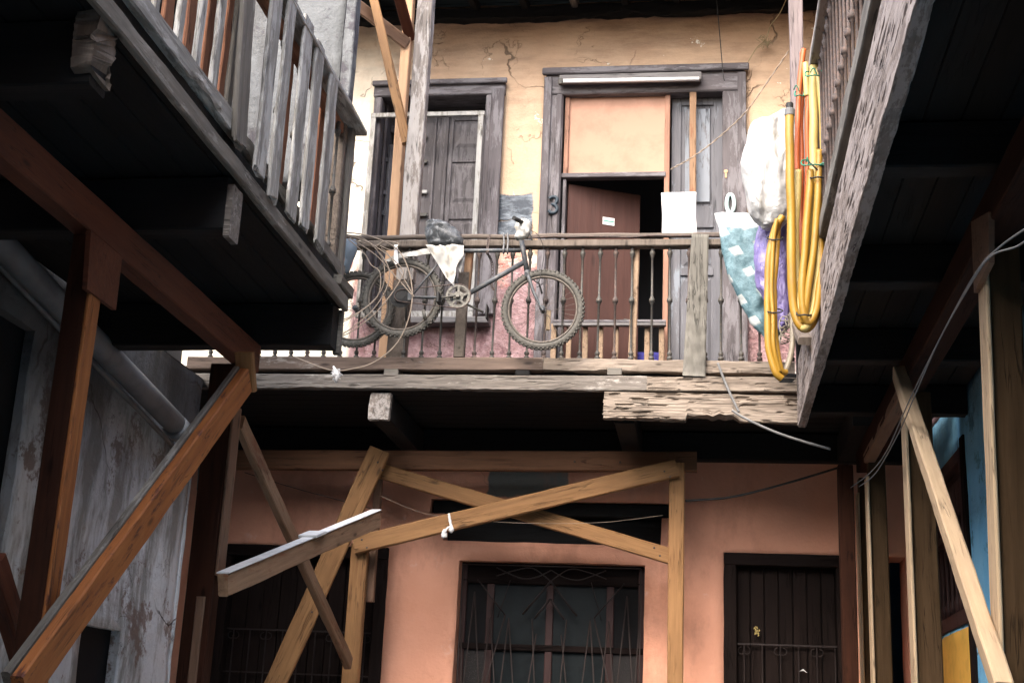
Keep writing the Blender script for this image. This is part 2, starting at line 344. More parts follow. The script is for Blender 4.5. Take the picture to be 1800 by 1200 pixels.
class MB:
    def __init__(s): s.v = []; s.f = []; s.sm = []
    def add(s, vs, fs, smooth=False):
        b = len(s.v); s.v += [Vector(x) for x in vs]
        for f in fs: s.f.append([b + i for i in f]); s.sm.append(smooth)
    def box(s, a, b, bev=0.0):
        a, b = Vector(a), Vector(b)
        lo = Vector([min(a[i], b[i]) for i in range(3)]); hi = Vector([max(a[i], b[i]) for i in range(3)])
        c = (lo + hi) / 2; h = (hi - lo) / 2
        s.obox(c, Vector((1, 0, 0)), Vector((0, 1, 0)), Vector((0, 0, 1)), h.x, h.y, h.z, bev); return s
    def obox(s, c, X, Y, Z, hx, hy, hz, bev=0.0):
        if bev <= 0:
            vs = [c + X * hx * i + Y * hy * j + Z * hz * k for i in (-1, 1) for j in (-1, 1) for k in (-1, 1)]
            s.add(vs, [(0, 1, 3, 2), (4, 6, 7, 5), (0, 4, 5, 1), (2, 3, 7, 6), (0, 2, 6, 4), (1, 5, 7, 3)]); return s
        bev = min(bev, hx * .45, hy * .45, hz * .45)
        H = (hx, hy, hz); A = (X, Y, Z); vid = {}; vs = []
        for i in (-1, 1):
            for j in (-1, 1):
                for k in (-1, 1):
                    for ax in range(3):
                        sg = (i, j, k); p = Vector(c)
                        for q in range(3): p += A[q] * sg[q] * (H[q] if q == ax else H[q] - bev)
                        vid[(i, j, k, ax)] = len(vs); vs.append(p)
        fs = []
        def quad(ids):
            n = (vs[ids[1]] - vs[ids[0]]).cross(vs[ids[2]] - vs[ids[0]]); m = sum((vs[q] for q in ids), Vector()) / len(ids) - c
            fs.append(ids if n.dot(m) > 0 else ids[::-1])
        for ax in range(3):
            o = [q for q in range(3) if q != ax]
            for sg in (-1, 1):
                ids = []
                for a_, b_ in ((-1, -1), (1, -1), (1, 1), (-1, 1)):
                    k = [0, 0, 0]; k[ax] = sg; k[o[0]] = a_; k[o[1]] = b_; ids.append(vid[(*k, ax)])
                quad(ids)
        for ax in range(3):      # edges along ax
            o = [q for q in range(3) if q != ax]
            for a_ in (-1, 1):
                for b_ in (-1, 1):
                    k1 = [0, 0, 0]; k1[ax] = -1; k1[o[0]] = a_; k1[o[1]] = b_; k2 = list(k1); k2[ax] = 1
                    quad([vid[(*k1, o[0])], vid[(*k2, o[0])], vid[(*k2, o[1])], vid[(*k1, o[1])]])
        for i in (-1, 1):
            for j in (-1, 1):
                for k in (-1, 1): quad([vid[(i, j, k, q)] for q in range(3)])
        s.add(vs, fs); return s
    def tube(s, pts, r, n=8, caps=True, smooth=True, closed=False):
        pts = [Vector(p) for p in pts]; m = len(pts); rings = []
        t0 = (pts[1] - pts[0]).normalized(); up = Vector((0, 0, 1)) if abs(t0.z) < .9 else Vector((1, 0, 0))
        u = t0.cross(up).normalized(); b = len(s.v)
        for i, p in enumerate(pts):
            if closed: t = (pts[(i + 1) % m] - pts[i - 1]).normalized()
            else: t = (pts[min(i + 1, m - 1)] - pts[max(i - 1, 0)]).normalized()
            u = (u - t * u.dot(t)).normalized(); w = t.cross(u)
            rr = r[i] if isinstance(r, (list, tuple)) else r
            for k in range(n):
                a = 2 * math.pi * k / n; s.v.append(p + (u * math.cos(a) + w * math.sin(a)) * rr)
        for i in range(m if closed else m - 1):
            j = (i + 1) % m
            for k in range(n):
                s.f.append([b + i * n + k, b + i * n + (k + 1) % n, b + j * n + (k + 1) % n, b + j * n + k]); s.sm.append(smooth)
        if caps and not closed:
            s.f.append([b + k for k in range(n)][::-1]); s.sm.append(False)
            s.f.append([b + (m - 1) * n + k for k in range(n)]); s.sm.append(False)
        return s
    def lathe(s, base, axis, prof, n=10, smooth=True):
        base = Vector(base); ax = Vector(axis).normalized(); up = Vector((1, 0, 0)) if abs(ax.x) < .9 else Vector((0, 1, 0))
        u = ax.cross(up).normalized(); w = ax.cross(u); b = len(s.v)
        for d, r in prof:
            for k in range(n):
                a = 2 * math.pi * k / n; s.v.append(base + ax * d + (u * math.cos(a) + w * math.sin(a)) * r)
        for i in range(len(prof) - 1):
            for k in range(n):
                s.f.append([b + i * n + k, b + i * n + (k + 1) % n, b + (i + 1) * n + (k + 1) % n, b + (i + 1) * n + k]); s.sm.append(smooth)
        s.f.append([b + k for k in range(n)][::-1]); s.sm.append(False)
        s.f.append([b + (len(prof) - 1) * n + k for k in range(n)]); s.sm.append(False)
        return s
    def prism(s, poly, d):      # poly: list of 3D points, extruded by vector d
        n = len(poly); d = Vector(d); p = [Vector(x) for x in poly]
        nn = Vector()
        for i in range(n): nn += p[i].cross(p[(i + 1) % n])
        if nn.dot(d) > 0: p = p[::-1]
        s.add(p + [q + d for q in p], [list(range(n)), [n + i for i in range(n)][::-1]] + [[i, n + i, n + (i + 1) % n, (i + 1) % n] for i in range(n)]); return s
    def jitter(s, amp, sc=8, seed=0):
        o = Vector((seed * 3.1, seed * 1.7, seed))
        s.v = [p + noise.noise_vector(p * sc + o) * amp for p in s.v]; return s
    def build(s, name, mat, parent=None, frame=None, label=None):
        if frame is None:
            lo = [min(p[i] for p in s.v) for i in range(3)]; hi = [max(p[i] for p in s.v) for i in range(3)]
            frame = Matrix.Translation([(a + b) / 2 for a, b in zip(lo, hi)])
        inv = frame.inverted()
        me = bpy.data.meshes.new(name); me.from_pydata([inv @ p for p in s.v], [], s.f)
        me.polygons.foreach_set('use_smooth', s.sm); me.materials.append(M[mat] if isinstance(mat, str) else mat)
        me.update()
        o = bpy.data.objects.new(name, me); link(o, parent, frame)
        if label: o['label'] = label
        return o


def timber(name, mat, p0, p1, w, h, up=(0, 0, 1), parent=None, fib=0, rough=.004, step=.06, seed=None, ragged=0, rag0=0, label=None, bow=0, bev=.007, rot=None):
    """a sawn timber from p0 to p1; h along up, w across; its local X runs along the grain.
    rag0/ragged fray the ends, rot(t)-> how far the lower edge is eaten away at t metres along"""
    p0, p1 = Vector(p0), Vector(p1); X = (p1 - p0); L = X.length; X.normalize()
    Y = Vector(up).cross(X).normalized(); Z = X.cross(Y)
    fr = Matrix.Translation(p0) @ Matrix((X, Y, Z)).transposed().to_4x4()
    seed = random.random() * 100 if seed is None else seed
    n = max(2, int(L / step)); sec = []
    b = min(bev, w * .3, h * .3); hw, hh = w / 2, h / 2
    ny = 3; nz = max(3, int(h / (.008 if fib else .025))) if rot or fib else 3
    for k in range(ny): sec.append((-hw + b + (w - 2 * b) * k / (ny - 1), -hh))
    for k in range(nz): sec.append((hw, -hh + b + (h - 2 * b) * k / (nz - 1)))
    for k in range(ny): sec.append((hw - b - (w - 2 * b) * k / (ny - 1), hh))
    for k in range(nz): sec.append((-hw, hh - b - (h - 2 * b) * k / (nz - 1)))
    m = len(sec); mb = MB()
    for i in range(n + 1):
        x = L * i / n
        for (y, z) in sec:
            q = Vector((x * 3, y * 14 + seed, z * 14))
            dx = 0
            if i == 0 and rag0: dx = abs(noise.noise(Vector((seed, y * 60, z * 70)))) * rag0 * 2
            if i == n and ragged: dx = -abs(noise.noise(Vector((seed + 5, y * 30, z * 30)))) * ragged * 2
            o = noise.noise_vector(q) * rough + noise.noise_vector(q * 4) * rough * .4
            zz = z
            if rot:
                e = rot(x)
                if z < -hh + e: zz = -hh + e * (.55 + .45 * (z + hh) / max(e, 1e-4)); o *= 1 + 3 * min(1, e / .03)
            if fib and abs(y) > hw * .9 and x < L and x > 0:
                f1 = noise.noise(Vector((x * 2.2 + seed, y, z * 95))); f2 = noise.noise(Vector((x * 5.5, seed + y, z * 60)))
                g2 = noise.noise(Vector((x * 1.7, seed, z * 9)))
                y = y - math.copysign(fib * (f1 + .4) * (.4 + max(0, g2 + .2)) + (fib * 2.6 * min(1, (f2 - .30) * 9) if f2 > .30 and g2 > -.12 else 0), y)
            bw = bow * math.sin(math.pi * x / L)
            mb.v.append(Vector((x + dx, y + o.y, zz + o.z + bw)))
    for i in range(n):
        for k in range(m):
            mb.f.append([i * m + k, (i + 1) * m + k, (i + 1) * m + (k + 1) % m, i * m + (k + 1) % m][::-1]); mb.sm.append(False)
    mb.f.append(list(range(m))[::-1]); mb.sm.append(False); mb.f.append([n * m + k for k in range(m)]); mb.sm.append(False)
    me = bpy.data.meshes.new(name); me.from_pydata(mb.v, [], mb.f); me.materials.append(M[mat]); me.update()
    o = bpy.data.objects.new(name, me); link(o, parent, fr)
    if label: o['label'] = label
    return o


def spline(pts, n=8, closed=False):
    pts = [Vector(p) for p in pts]; out = []; m = len(pts)
    for i in range(m if closed else m - 1):
        if closed: a, b, c, d = pts[i - 1], pts[i], pts[(i + 1) % m], pts[(i + 2) % m]
        else: a, b, c, d = pts[max(i - 1, 0)], pts[i], pts[i + 1], pts[min(i + 2, m - 1)]
        for k in range(n):
            t = k / n
            out.append(.5 * ((2 * b) + (c - a) * t + (2 * a - 5 * b + 4 * c - d) * t * t + (3 * b - a - 3 * c + d) * t ** 3))
    if not closed: out.append(pts[-1])
    return out


def wall_y(Y, x0, x1, z0, z1, holes, depth=.35, step=.09, amp=.012, face=-1):
    """plaster wall in the plane Y with openings (x0,x1,z0,z1); reveals go back by depth"""
    mb = MB()
    xs = sorted(set([x0, x1] + [h[0] for h in holes] + [h[1] for h in holes])); zs = sorted(set([z0, z1] + [h[2] for h in holes] + [h[3] for h in holes]))
    def sub(a):
        o = []
        for p, q in zip(a, a[1:]):
            k = max(1, round((q - p) / step)); o += [p + (q - p) * i / k for i in range(k)]
        return o + [a[-1]]
    xs, zs = sub([x for x in xs if x0 <= x <= x1]), sub([z for z in zs if z0 <= z <= z1]); idx = {}
    def vid(i, j, back=0):
        k = (i, j, back)
        if k not in idx:
            x, z = xs[i], zs[j]; o = noise.noise(Vector((x * 1.3, z * 1.3, 3))) * amp + noise.noise(Vector((x * 6, z * 6, 9))) * amp * .35
            e = noise.noise_vector(Vector((x * 7, 2, z * 7))) * .006
            idx[k] = len(mb.v); mb.v.append(Vector((x + e.x, Y + (depth if back else o), z + e.z)))
        return idx[k]
    def hole(i, j):
        cx, cz = (xs[i] + xs[i + 1]) / 2, (zs[j] + zs[j + 1]) / 2
        return any(h[0] < cx < h[1] and h[2] < cz < h[3] for h in holes)
    H = [[hole(i, j) for j in range(len(zs) - 1)] for i in range(len(xs) - 1)]
    for i in range(len(xs) - 1):
        for j in range(len(zs) - 1):
            if H[i][j]: continue
            mb.f.append([vid(i, j), vid(i + 1, j), vid(i + 1, j + 1), vid(i, j + 1)]); mb.sm.append(True)
            for (di, dj, a, b) in ((-1, 0, (i, j + 1), (i, j)), (1, 0, (i + 1, j), (i + 1, j + 1)), (0, -1, (i, j), (i + 1, j)), (0, 1, (i + 1, j + 1), (i, j + 1))):
                ii, jj = i + di, j + dj
                if not (0 <= ii < len(H) and 0 <= jj < len(H[0])) or H[ii][jj]:
                    mb.f.append([vid(*b), vid(*a), vid(*a, 1), vid(*b, 1)]); mb.sm.append(False)
    return mb


def turn_x(mb, sgn):      # a wall built in a Y plane turned into an X plane: (x,y,z)->(y,x,z) ; sgn=+1 faces +X
    mb.v = [Vector((p.y * sgn, p.x, p.z)) for p in mb.v]
    if sgn > 0: mb.f = [f[::-1] for f in mb.f]
    return mb


# ------------------------------------------------------------------ world, sun
w = bpy.data.worlds.new("World"); scn.world = w; w.use_nodes = True
nt = w.node_tree; sky = nt.nodes.new('ShaderNodeTexSky'); sky.sky_type = 'NISHITA'; sky.sun_disc = False
ELEV, AZ_ = 46, 0      # sun behind the camera, a little to its right
sky.sun_elevation = R(ELEV); sky.sun_rotation = R(180 + 20); sky.air_density = 1.0; sky.dust_density = 4.0; sky.ozone_density = .6
bg = nt.nodes['Background']; nt.links.new(sky.outputs[0], bg.inputs[0]); bg.inputs[1].default_value = .15
sd = bpy.data.lights.new('sun', 'SUN'); sd.energy = 1.15; sd.angle = R(75); sd.color = (1, .965, .92)
so = bpy.data.objects.new('sun', sd); COL.objects.link(so)
sdir = Vector((math.sin(R(180 + 20)) * math.cos(R(ELEV)), math.cos(R(180 + 20)) * math.cos(R(ELEV)), math.sin(R(ELEV))))
so.rotation_euler = sdir.to_track_quat('Z', 'Y').to_euler(); so.location = (0, 0, 20)
scn.view_settings.view_transform = 'Standard'; scn.view_settings.look = 'None'; scn.view_settings.exposure = 2.45; scn.view_settings.gamma = 1

# ------------------------------------------------------------------ ground
g = MB(); N = 40
for i in range(N + 1):
    for j in range(N + 1):
        x, y = -60 + 120 * i / N, -60 + 120 * j / N; g.v.append(Vector((x, y, 0)))
for i in range(N):
    for j in range(N): g.f.append([i * (N + 1) + j, (i + 1) * (N + 1) + j, (i + 1) * (N + 1) + j + 1, i * (N + 1) + j + 1]); g.sm.append(False)
tag(g.build('ground', 'ground'), kind='structure')

# ------------------------------------------------------------------ far house
YW = 11.0
def wx(u, v, Y=YW): return AY(u, v, Y).x
def wz(u, v, Y=YW): return AY(u, v, Y).z
FL = 4.30
DX0, DX1, DZ = -1.441, .314, 7.42                      # tall door with numbers
WX0, WX1, WZ1, WZ0 = wx(662, 154), wx(888, 147), wz(775, 150), wz(790, 556)
house = thing('gallery_house', 'two-storey house wall across the court, ochre above and terracotta below', 'house', (-1, YW, 0))
up = wall_y(YW, -4.6, 1.75, 4.12, 8.15, [(DX0 + .03, DX1 - .03, 4.12, DZ - .03), (WX0 + .03, WX1 - .03, WZ0, WZ1 - .03)])
up.build('wall', 'upper', house, Matrix.Identity(4), label='ochre upper wall with pink render showing at its foot')
LWx0, LWx1, LWz = wx(806, 1000), wx(1133, 1000), wz(970, 988)
TZ0, TZ1, TZ2 = wz(960, 954), wz(960, 906), wz(960, 879)
LD0, LD1, LDz = wx(386, 1000), wx(682, 1000), wz(520, 958)
RD0, RD1, RDz = wx(1272, 1000), wx(1492, 1000), wz(1380, 973)
SO0, SO1 = wx(1554, 1000), wx(1592, 1000)
lo = wall_y(YW, -5.4, 1.75, 0, 4.12, [(LWx0, LWx1, .9, LWz), (wx(780, 930), wx(1162, 930), TZ0, TZ1), (wx(757, 890), wx(1182, 890), TZ1, TZ2),
                                      (LD0, LD1, 0, LDz), (RD0, RD1, 0, RDz), (SO0, SO1, 0, RDz)])
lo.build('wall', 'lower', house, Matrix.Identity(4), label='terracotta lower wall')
MB().box((wx(757, 890) + .01, YW + .05, TZ1 + .01), (wx(1182, 890) - .01, YW + .3, TZ2 - .01), .008).jitter(.004).build('lintel', 'sooty', house)
MB().box((wx(780, 930) + .005, YW + .16, TZ0), (wx(1162, 930) - .005, YW + .2, TZ1)).build('transom_board', 'sooty', house)
b = MB(); b.box((-5.5, 12.6, 0), (1.9, 12.7, 8.2)); b.box((-5.5, 11.36, 4.05), (1.9, 12.6, 4.11)); b.box((-5.6, 11.36, 0), (-5.5, 12.7, 8.2)); b.box((1.9, 11.36, 0), (2, 12.7, 8.2))
MB().box((-5.3, YW - .14, 3.87), (1.74, YW - .02, 4.10), .01).jitter(.004, 3).build('wall_beam', 'sooty', house)
b.build('interior', 'room', house)
# roof: boards, rafters and the rough eave timber along the wall head
rf = MB(); zr = lambda y: 8.10 - (11 - y) * .17
for i in range(16):
    y0 = 10.1 + i * .22; rf.prism([(-5.2, y0, zr(y0) + .07), (-5.2, y0 + .21, zr(y0 + .21) + .07), (-5.2, y0 + .21, zr(y0 + .21) + .1), (-5.2, y0, zr(y0) + .1)], (7.2, 0, 0))
rf.build('roof', 'sooty', house)
rf2 = MB(); rf2.prism([(-5.2, 10.05, zr(10.05) + .13), (-5.2, 13.8, zr(13.8) + .13), (-5.2, 13.8, zr(13.8) + .17), (-5.2, 10.05, zr(10.05) + .17)], (7.2, 0, 0)); rf2.build('roof_covering', 'sooty', house)
for i in range(15):
    x = -4.9 + i * .46; timber('rafter', 'grey_beam' if i % 5 == 3 else 'sooty', (x, 10.02, zr(10.02) + .02), (x + .02, 11.4, zr(11.4) + .02), .06, .1, parent=house)
timber('wall_plate', 'sooty', (-4.6, YW - .045, 8.02), (1.75, YW - .045, 8.02), .09, .13, parent=house, rough=.012, rot=lambda t: .03 + .03 * noise.noise(Vector((t * 3, 0, 0))))

# ---- window with shutters, upper left
win = thing('x', 'x', 'x', (WX0, YW, WZ0)); win.name = 'shuttered_window'; W[win.name] = W['x']
for k in ('label', 'category'): del win[k]
win.parent = house; win.matrix_basis = W[house.name].inverted() @ W[win.name]
fb = .13
f = MB(); f.box((WX0, YW - .05, WZ0), (WX0 + .075, YW + .1, WZ1 - fb), .01); f.box((WX1 - fb - .03, YW - .05, WZ0), (WX1, YW + .1, WZ1 - fb), .01)
f.box((WX1 - fb + .02, YW - .075, WZ0), (WX1 + .01, YW - .049, WZ1 - fb + .05), .008)
f.box((WX0 + .076, YW + .101, WZ0), (WX0 + .1, YW + .32, WZ1 - fb), .004); f.box((WX1 - fb - .05, YW + .101, WZ0), (WX1 - fb - .032, YW + .32, WZ1 - fb), .004)
f.build('frame', 'frame_paint', win)
f = MB(); f.box((WX0 - .01, YW - .055, WZ1 - fb + .002), (WX1 + .012, YW + .3, WZ1), .01); f.box((WX0 - .02, YW - .09, WZ1 - .03), (WX1 + .03, YW - .057, WZ1 + .02), .01)
f.box((WX0 + .1, YW + .24, WZ1 - fb - .22), (WX1 - fb - .05, YW + .3, WZ1 - fb), .004)
f.build('head', 'frame_paint_x', win)


def leaf(x0, x1, z0, z1, Y, panels, st=.05, t=.04, rec=.014):
    """panelled door leaf: stiles and rails with fielded panels set between them"""
    mb = MB(); mb.box((x0, Y + rec, z0), (x1, Y + t, z1))
    mb.box((x0, Y, z0), (x0 + st, Y + rec, z1), .004); mb.box((x1 - st, Y, z0), (x1, Y + rec, z1), .004)
    zs = [z0]; panels = sorted([(max(z0, min(a, b_)), max(a, b_)) for a, b_ in panels if max(a, b_) > z0 + .02])
    for a, b_ in panels: zs += [a, b_]
    zs.append(z1)
    for i in range(0, len(zs), 2): mb.box((x0 + st + .001, Y, zs[i]), (x1 - st - .001, Y + rec, zs[i + 1]), .004)
    for a, b_ in panels:
        m = .022; q = .03
        if x1 - x0 - 2 * st > 2 * (m + q) + .01:
            o = [(x0 + st + m, a + m), (x1 - st - m, a + m), (x1 - st - m, b_ - m), (x0 + st + m, b_ - m)]
            i_ = [(x0 + st + m + q, a + m + q), (x1 - st - m - q, a + m + q), (x1 - st - m - q, b_ - m - q), (x0 + st + m + q, b_ - m - q)]
            vs = [Vector((p[0], Y + rec, p[1])) for p in o] + [Vector((p[0], Y + .002, p[1])) for p in i_]
            mb.add(vs, [(4, 5, 6, 7), (0, 1, 5, 4), (1, 2, 6, 5), (2, 3, 7, 6), (3, 0, 4, 7)])
    return mb


ys = YW + .18
def lx(u, v): return AY(u, v, ys).x
def lz(v, u=810): return AY(u, v, ys).z
zt = lz(196)
leaf(lx(785, 300), lx(853, 300), WZ0, zt, ys, [(lz(358), lz(285)), (lz(262), lz(212)), (lz(470), lz(385)), (lz(545), lz(490))], .045).build('shutter', 'leaf_paint', win)
sh = leaf(lx(733, 300), lx(783, 300), WZ0, zt, ys + .004, [], .0).build('shutter', 'leaf_paint', win)
g_ = MB(); g_.box((lx(760, 300), ys - .012, WZ0), (lx(763, 300), ys + .003, zt)); g_.box((lx(779, 300), ys - .016, WZ0), (lx(785, 300), ys - .001, zt), .003); g_.build('batten', 'leaf_paint', win)
for v in (240, 283, 336, 376, 470):
    lt = MB(); lt.box((lx(733, v), ys - .03, lz(v + 6, 745)), (lx(752, v), ys - .006, lz(v, 745)), .004); lt.build('latch', 'white_frame' if v == 336 else 'iron', win)
sl = MB(); X0 = Vector((WX0 + .12, YW + .17, 0)); dr = Vector((.55, .83, 0)).normalized()
sl.obox(X0 + dr * .16 + Vector((0, 0, (WZ0 + WZ1 - .5) / 2)), dr, Vector((-dr.y, dr.x, 0)), Vector((0, 0, 1)), .16, .018, (WZ1 - .5 - WZ0) / 2, .004)
for v in (283, 340, 376): sl.obox(X0 + dr * .16 - Vector((-dr.y, dr.x, 0)) * -.03 + Vector((0, -.04, lz(v, 690))), dr, Vector((-dr.y, dr.x, 0)), Vector((0, 0, 1)), .16, .012, .02)
sl.build('shutter', 'blue_leaf', win, label='blue-grey shutter leaf folded inwards')
yf = YW - .10
def fx(u, v): return AY(u, v, yf).x
def fz(u, v): return AY(u, v, yf).z
f = MB(); zt2 = fz(760, 204)
f.box((fx(653, 215) - .01, yf, WZ0 + .02), (fx(661, 215) - .005, yf + .03, zt2), .003); f.box((fx(840, 215), yf, WZ0 + .02), (fx(849, 215), yf + .03, zt2), .003)
f.box((fx(653, 215) - .01, yf - .003, zt2 - .001), (fx(851, 215), yf + .03, zt2 + .04), .003)
f.box((fx(653, 215) - .01, yf - .002, WZ0 - .04), (fx(849, 215), yf + .03, WZ0 + .018), .003)
f.jitter(.003, 3).build('screen_frame', 'white_frame', win)
MB().box((WX0 + .1, YW - .14, WZ0 - .10), (WX1 - .02, YW + .06, WZ0 - .045), .006).jitter(.004).build('sill', 'old_stud_x', win)

# ---- tall door number 30
def sub(name, parent, loc):
    o = bpy.data.objects.new(name, None); o.empty_display_size = .1
    return link(o, parent, Matrix.Translation(Vector(loc)))
door = sub('door', house, (DX0, YW, FL))
jl, jr, hh = .155, .19, .22
f = MB(); f.box((DX0, YW - .05, FL), (DX0 + jl, YW + .12, DZ - hh), .01); f.box((DX0 - .02, YW - .075, FL), (DX0 + .05, YW - .051, DZ - .05), .01); f.box((DX0 + .1, YW - .07, FL), (DX0 + jl - .01, YW - .051, DZ - hh), .006)
f.box((DX1 - jr, YW - .05, FL), (DX1, YW + .12, DZ - hh), .01); f.box((DX1 - .06, YW - .075, FL), (DX1 + .015, YW - .051, DZ - .05), .01)
f.build('frame', 'frame_paint', door)
f = MB(); f.box((DX0 - .005, YW - .055, DZ - hh + .002), (DX1 + .005, YW + .25, DZ), .012); f.box((DX0 - .04, YW - .10, DZ - .035), (DX1 + .04, YW - .057, DZ + .03), .012)
f.jitter(.004, 3).build('head', 'frame_paint_x', door)
yp = YW + .03
def px_(u, v): return AY(u, v, yp).x
def pz_(u, v): return AY(u, v, yp).z
ox0, ox1, oz0, oz1 = px_(994, 200), px_(1178, 200), pz_(1085, 306), pz_(1085, 161)
f = MB(); f.box((ox0, yp - .03, oz0), (ox0 + .04, yp + .04, oz1), .004); f.box((ox1 - .045, yp - .03, FL), (ox1, yp + .04, oz1), .004)
f.box((ox0 + .041, yp - .028, oz1 - .045), (ox1 - .046, yp + .04, oz1), .004); f.jitter(.002).build('batten', 'panel_frame', door)
MB().box((ox0 - .02, yp - .045, oz0 - .045), (ox1 - .03, yp + .04, oz0), .006).jitter(.003).build('rail', 'frame_paint_x', door)
MB().box((ox0 + .02, yp, oz0), (ox1 - .03, yp + .012, oz1 - .03)).build('panel', 'orange_panel', door)
MB().box((ox0 + .001, yp - .02, FL), (ox0 + .03, yp + .1, oz0 - .05), .004).build('jamb', 'frame_paint', door)
# brown leaf standing open inwards
hp = Vector((ox0 + .04, yp + .06, 0)); dr = Vector((math.cos(R(24)), math.sin(R(24)), 0)); lw = .68; zm = (FL + oz0 - .07) / 2
f = MB(); f.obox(hp + dr * lw / 2 + Vector((0, 0, zm)), dr, Vector((-dr.y, dr.x, 0)), Vector((0, 0, 1)), lw / 2, .02, (oz0 - .07 - FL) / 2, .004)
lf = f.build('leaf', 'brown_door', door, label='brown door leaf standing open inwards')
nn = Vector((dr.y, -dr.x, 0)); pc = hp + dr * .38 + nn * .023 + Vector((0, 0, AY(1066, 402, 11.4).z))
f = MB(); f.obox(pc, dr, nn, Vector((0, 0, 1)), .055, .002, .035); f.build('sticker', 'paper', lf)
f = MB(); f.obox(pc + nn * .003, dr, nn, Vector((0, 0, 1)), .05, .0015, .006); f.build('sticker_band', 'label_green', lf)
f = MB(); q = hp + dr * .62 + nn * .02 + Vector((0, 0, 5.18)); f.tube([q, q + nn * .04, q + nn * .045 - dr * .09], .008, 6); f.build('handle', 'iron', lf)
# closed blue-grey leaf
bx0, bx1 = AY(1180, 300, YW + .08).x, AY(1272, 300, YW + .08).x; yb = YW + .08
def bz(v): return AY(1225, v, yb).z
f = leaf(bx0, bx1, FL, DZ - hh, yb, [(bz(362), bz(185)), (bz(470), bz(400)), (bz(640), bz(484))], .085, .05, .02); f.build('leaf', 'blue_leaf', door, label='closed blue-grey leaf with peeling paint')
MB().box((bx0 + .12, yb - .002, bz(355)), (bx1 - .12, yb + .004, bz(192)), .002).build('panel', 'blue_field', door)
f = MB(); q = AY(1276, 307, YW - .052)
f.lathe(q + Vector((0, 0, .03)), (0, -1, 0), [(0, .018), (.006, .016)]); f.box(q + Vector((-.008, -.004, -.03)), q + Vector((.008, .0, .03))); f.build('keyhole_plate', 'post_tan', door)
timber('old_lath', 'worn_timber', AY(1218, 345, YW - .02), AY(1218, 160, YW - .02), .06, .035, up=(0, 1, 0), parent=door)
# house number digits
def digit3(cx, cz, y, s=1.0):
    mb = MB(); pts = [(-.045, .075), (-.02, .098), (.02, .098), (.043, .075), (.043, .045), (.02, .008), (-.008, .004), (.02, 0), (.046, -.035), (.046, -.07), (.02, -.098), (-.02, -.098), (-.047, -.07)]
    mb.tube(spline([(cx + a * s, y, cz + b_ * s) for a, b_ in pts], 4), .021 * s, 8); return mb
q = AY(972, 360, YW - .075); digit3(q.x, q.z, q.y, .75).build('door_number', 'digit_dark', door, label='dark numeral 3')
q = AY(1284, 358, YW - .07)
mb = MB(); mb.tube(spline([(q.x + .032 * math.sin(a), q.y, q.z + .085 * math.cos(a)) for a in [i * math.pi / 6 for i in range(12)]], 3, True), .017, 8, closed=True); mb.build('door_number', 'digit_pale', door, label='pale aqua numeral 0')

# ---- lower barred window
lw_ = sub('barred_window', house, (LWx0, YW, 1)); yv = YW + .14
def vx(u, v=1100, Y=None): return AY(u, v, Y or yv).x
def vz(v, u=970, Y=None): return AY(u, v, Y or yv).z
f = MB(); x0, x1 = LWx0 + .003, LWx1 - .003; zt = LWz - .003; zb = .95
a0, a1, a2 = vx(868, 1060), vx(1066, 1060), vz(1138); zc = vz(1028)
for (p, q) in (((x0, .9, ), (x0 + .05, zt)), ((x1 - .05, .9), (x1, zt)), ((a0 - .06, .9), (a0, zc)), ((a1, .9), (a1 + .06, zc)), (((a0 + a1) / 2 - .03, .9), ((a0 + a1) / 2 + .03, zc))):
    f.box((p[0], yv, p[1]), (q[0], yv + .06, q[1]), .004)
f.build('frame', 'maroon', lw_)
f = MB(); f.box((x0 + .051, yv - .003, zc + .001), (x1 - .051, yv + .06, zt), .006); f.box((x0 + .02, yv - .006, zc + .02), (x1 - .02, yv - .003, zc + .03)); f.box((x0 + .003, yv - .008, a2 - .03), (x1 - .003, yv + .058, a2 + .02), .004)
f.box((x0 + .01, yv - .05, zt - .02), (x1 - .01, yv - .02, zt), .006)
f.build('crossbar', 'dark_x', lw_)
for (p, q) in ((a0, (a0 + a1) / 2 - .03), ((a0 + a1) / 2 + .03, a1)):
    for (s, t_) in ((zb, a2 - .03), (a2 + .02, zc)): MB().box((p, yv + .03, s), (q, yv + .036, t_)).build('pane', 'glass', lw_)
for (p, q) in ((x0 + .05, a0 - .06), (a1 + .06, x1 - .05)):
    MB().box((p, yv + .03, a2 + .02), (q, yv + .036, zc)).build('pane', 'black', lw_)
    MB().box((p, yv + .02, zb), (q, yv + .024, a2 - .03)).build('mesh_screen', 'mesh', lw_)
yg = YW + .03; f = MB(); gc = (LWx0 + LWx1) / 2; gw = (LWx1 - LWx0) / 2 - .03
def bar(x_, z_, xx, zz, r=.006): f.tube([(gc + x_, yg, z_), (gc + xx, yg, zz)], r, 5)
zt = vz(1024); zq = vz(1100)
for s in (-1, 1):
    bar(0, zt, s * .22, zt - .27, .009); bar(0, zt - .14, s * .12, zt - .3, .009)
    for k in (.33, .48, .62):
        bar(s * k, zt - .30 if k < .5 else zt - .1, s * (k - .17), .95); bar(s * k, zt - .30 if k < .5 else zt - .1, s * (k + .14), .95)
    bar(s * .6, zt, s * .36, zt - .28); bar(s * .36, zt - .28, s * .78, .95); bar(s * .33, zt, s * .42, zt - .3, .004)
    bar(s * .1, zt - .42, s * .3, .95); bar(s * .14, zt - .3, s * .02, .95); bar(s * gw, zt - .2, s * (gw - .1), .95)
    f.tube(spline([(gc, yg, zt + .09), (gc + s * .12, yg, zt + .03), (gc + s * .25, yg, zt + .02), (gc + s * .45, yg, zt + .1)], 6), .005, 5)
    f.tube(spline([(gc, yg, zt), (gc + s * .15, yg, zt + .1), (gc + s * .3, yg, zt + .08), (gc + s * .45, yg, zt + .03)], 6), .005, 5)
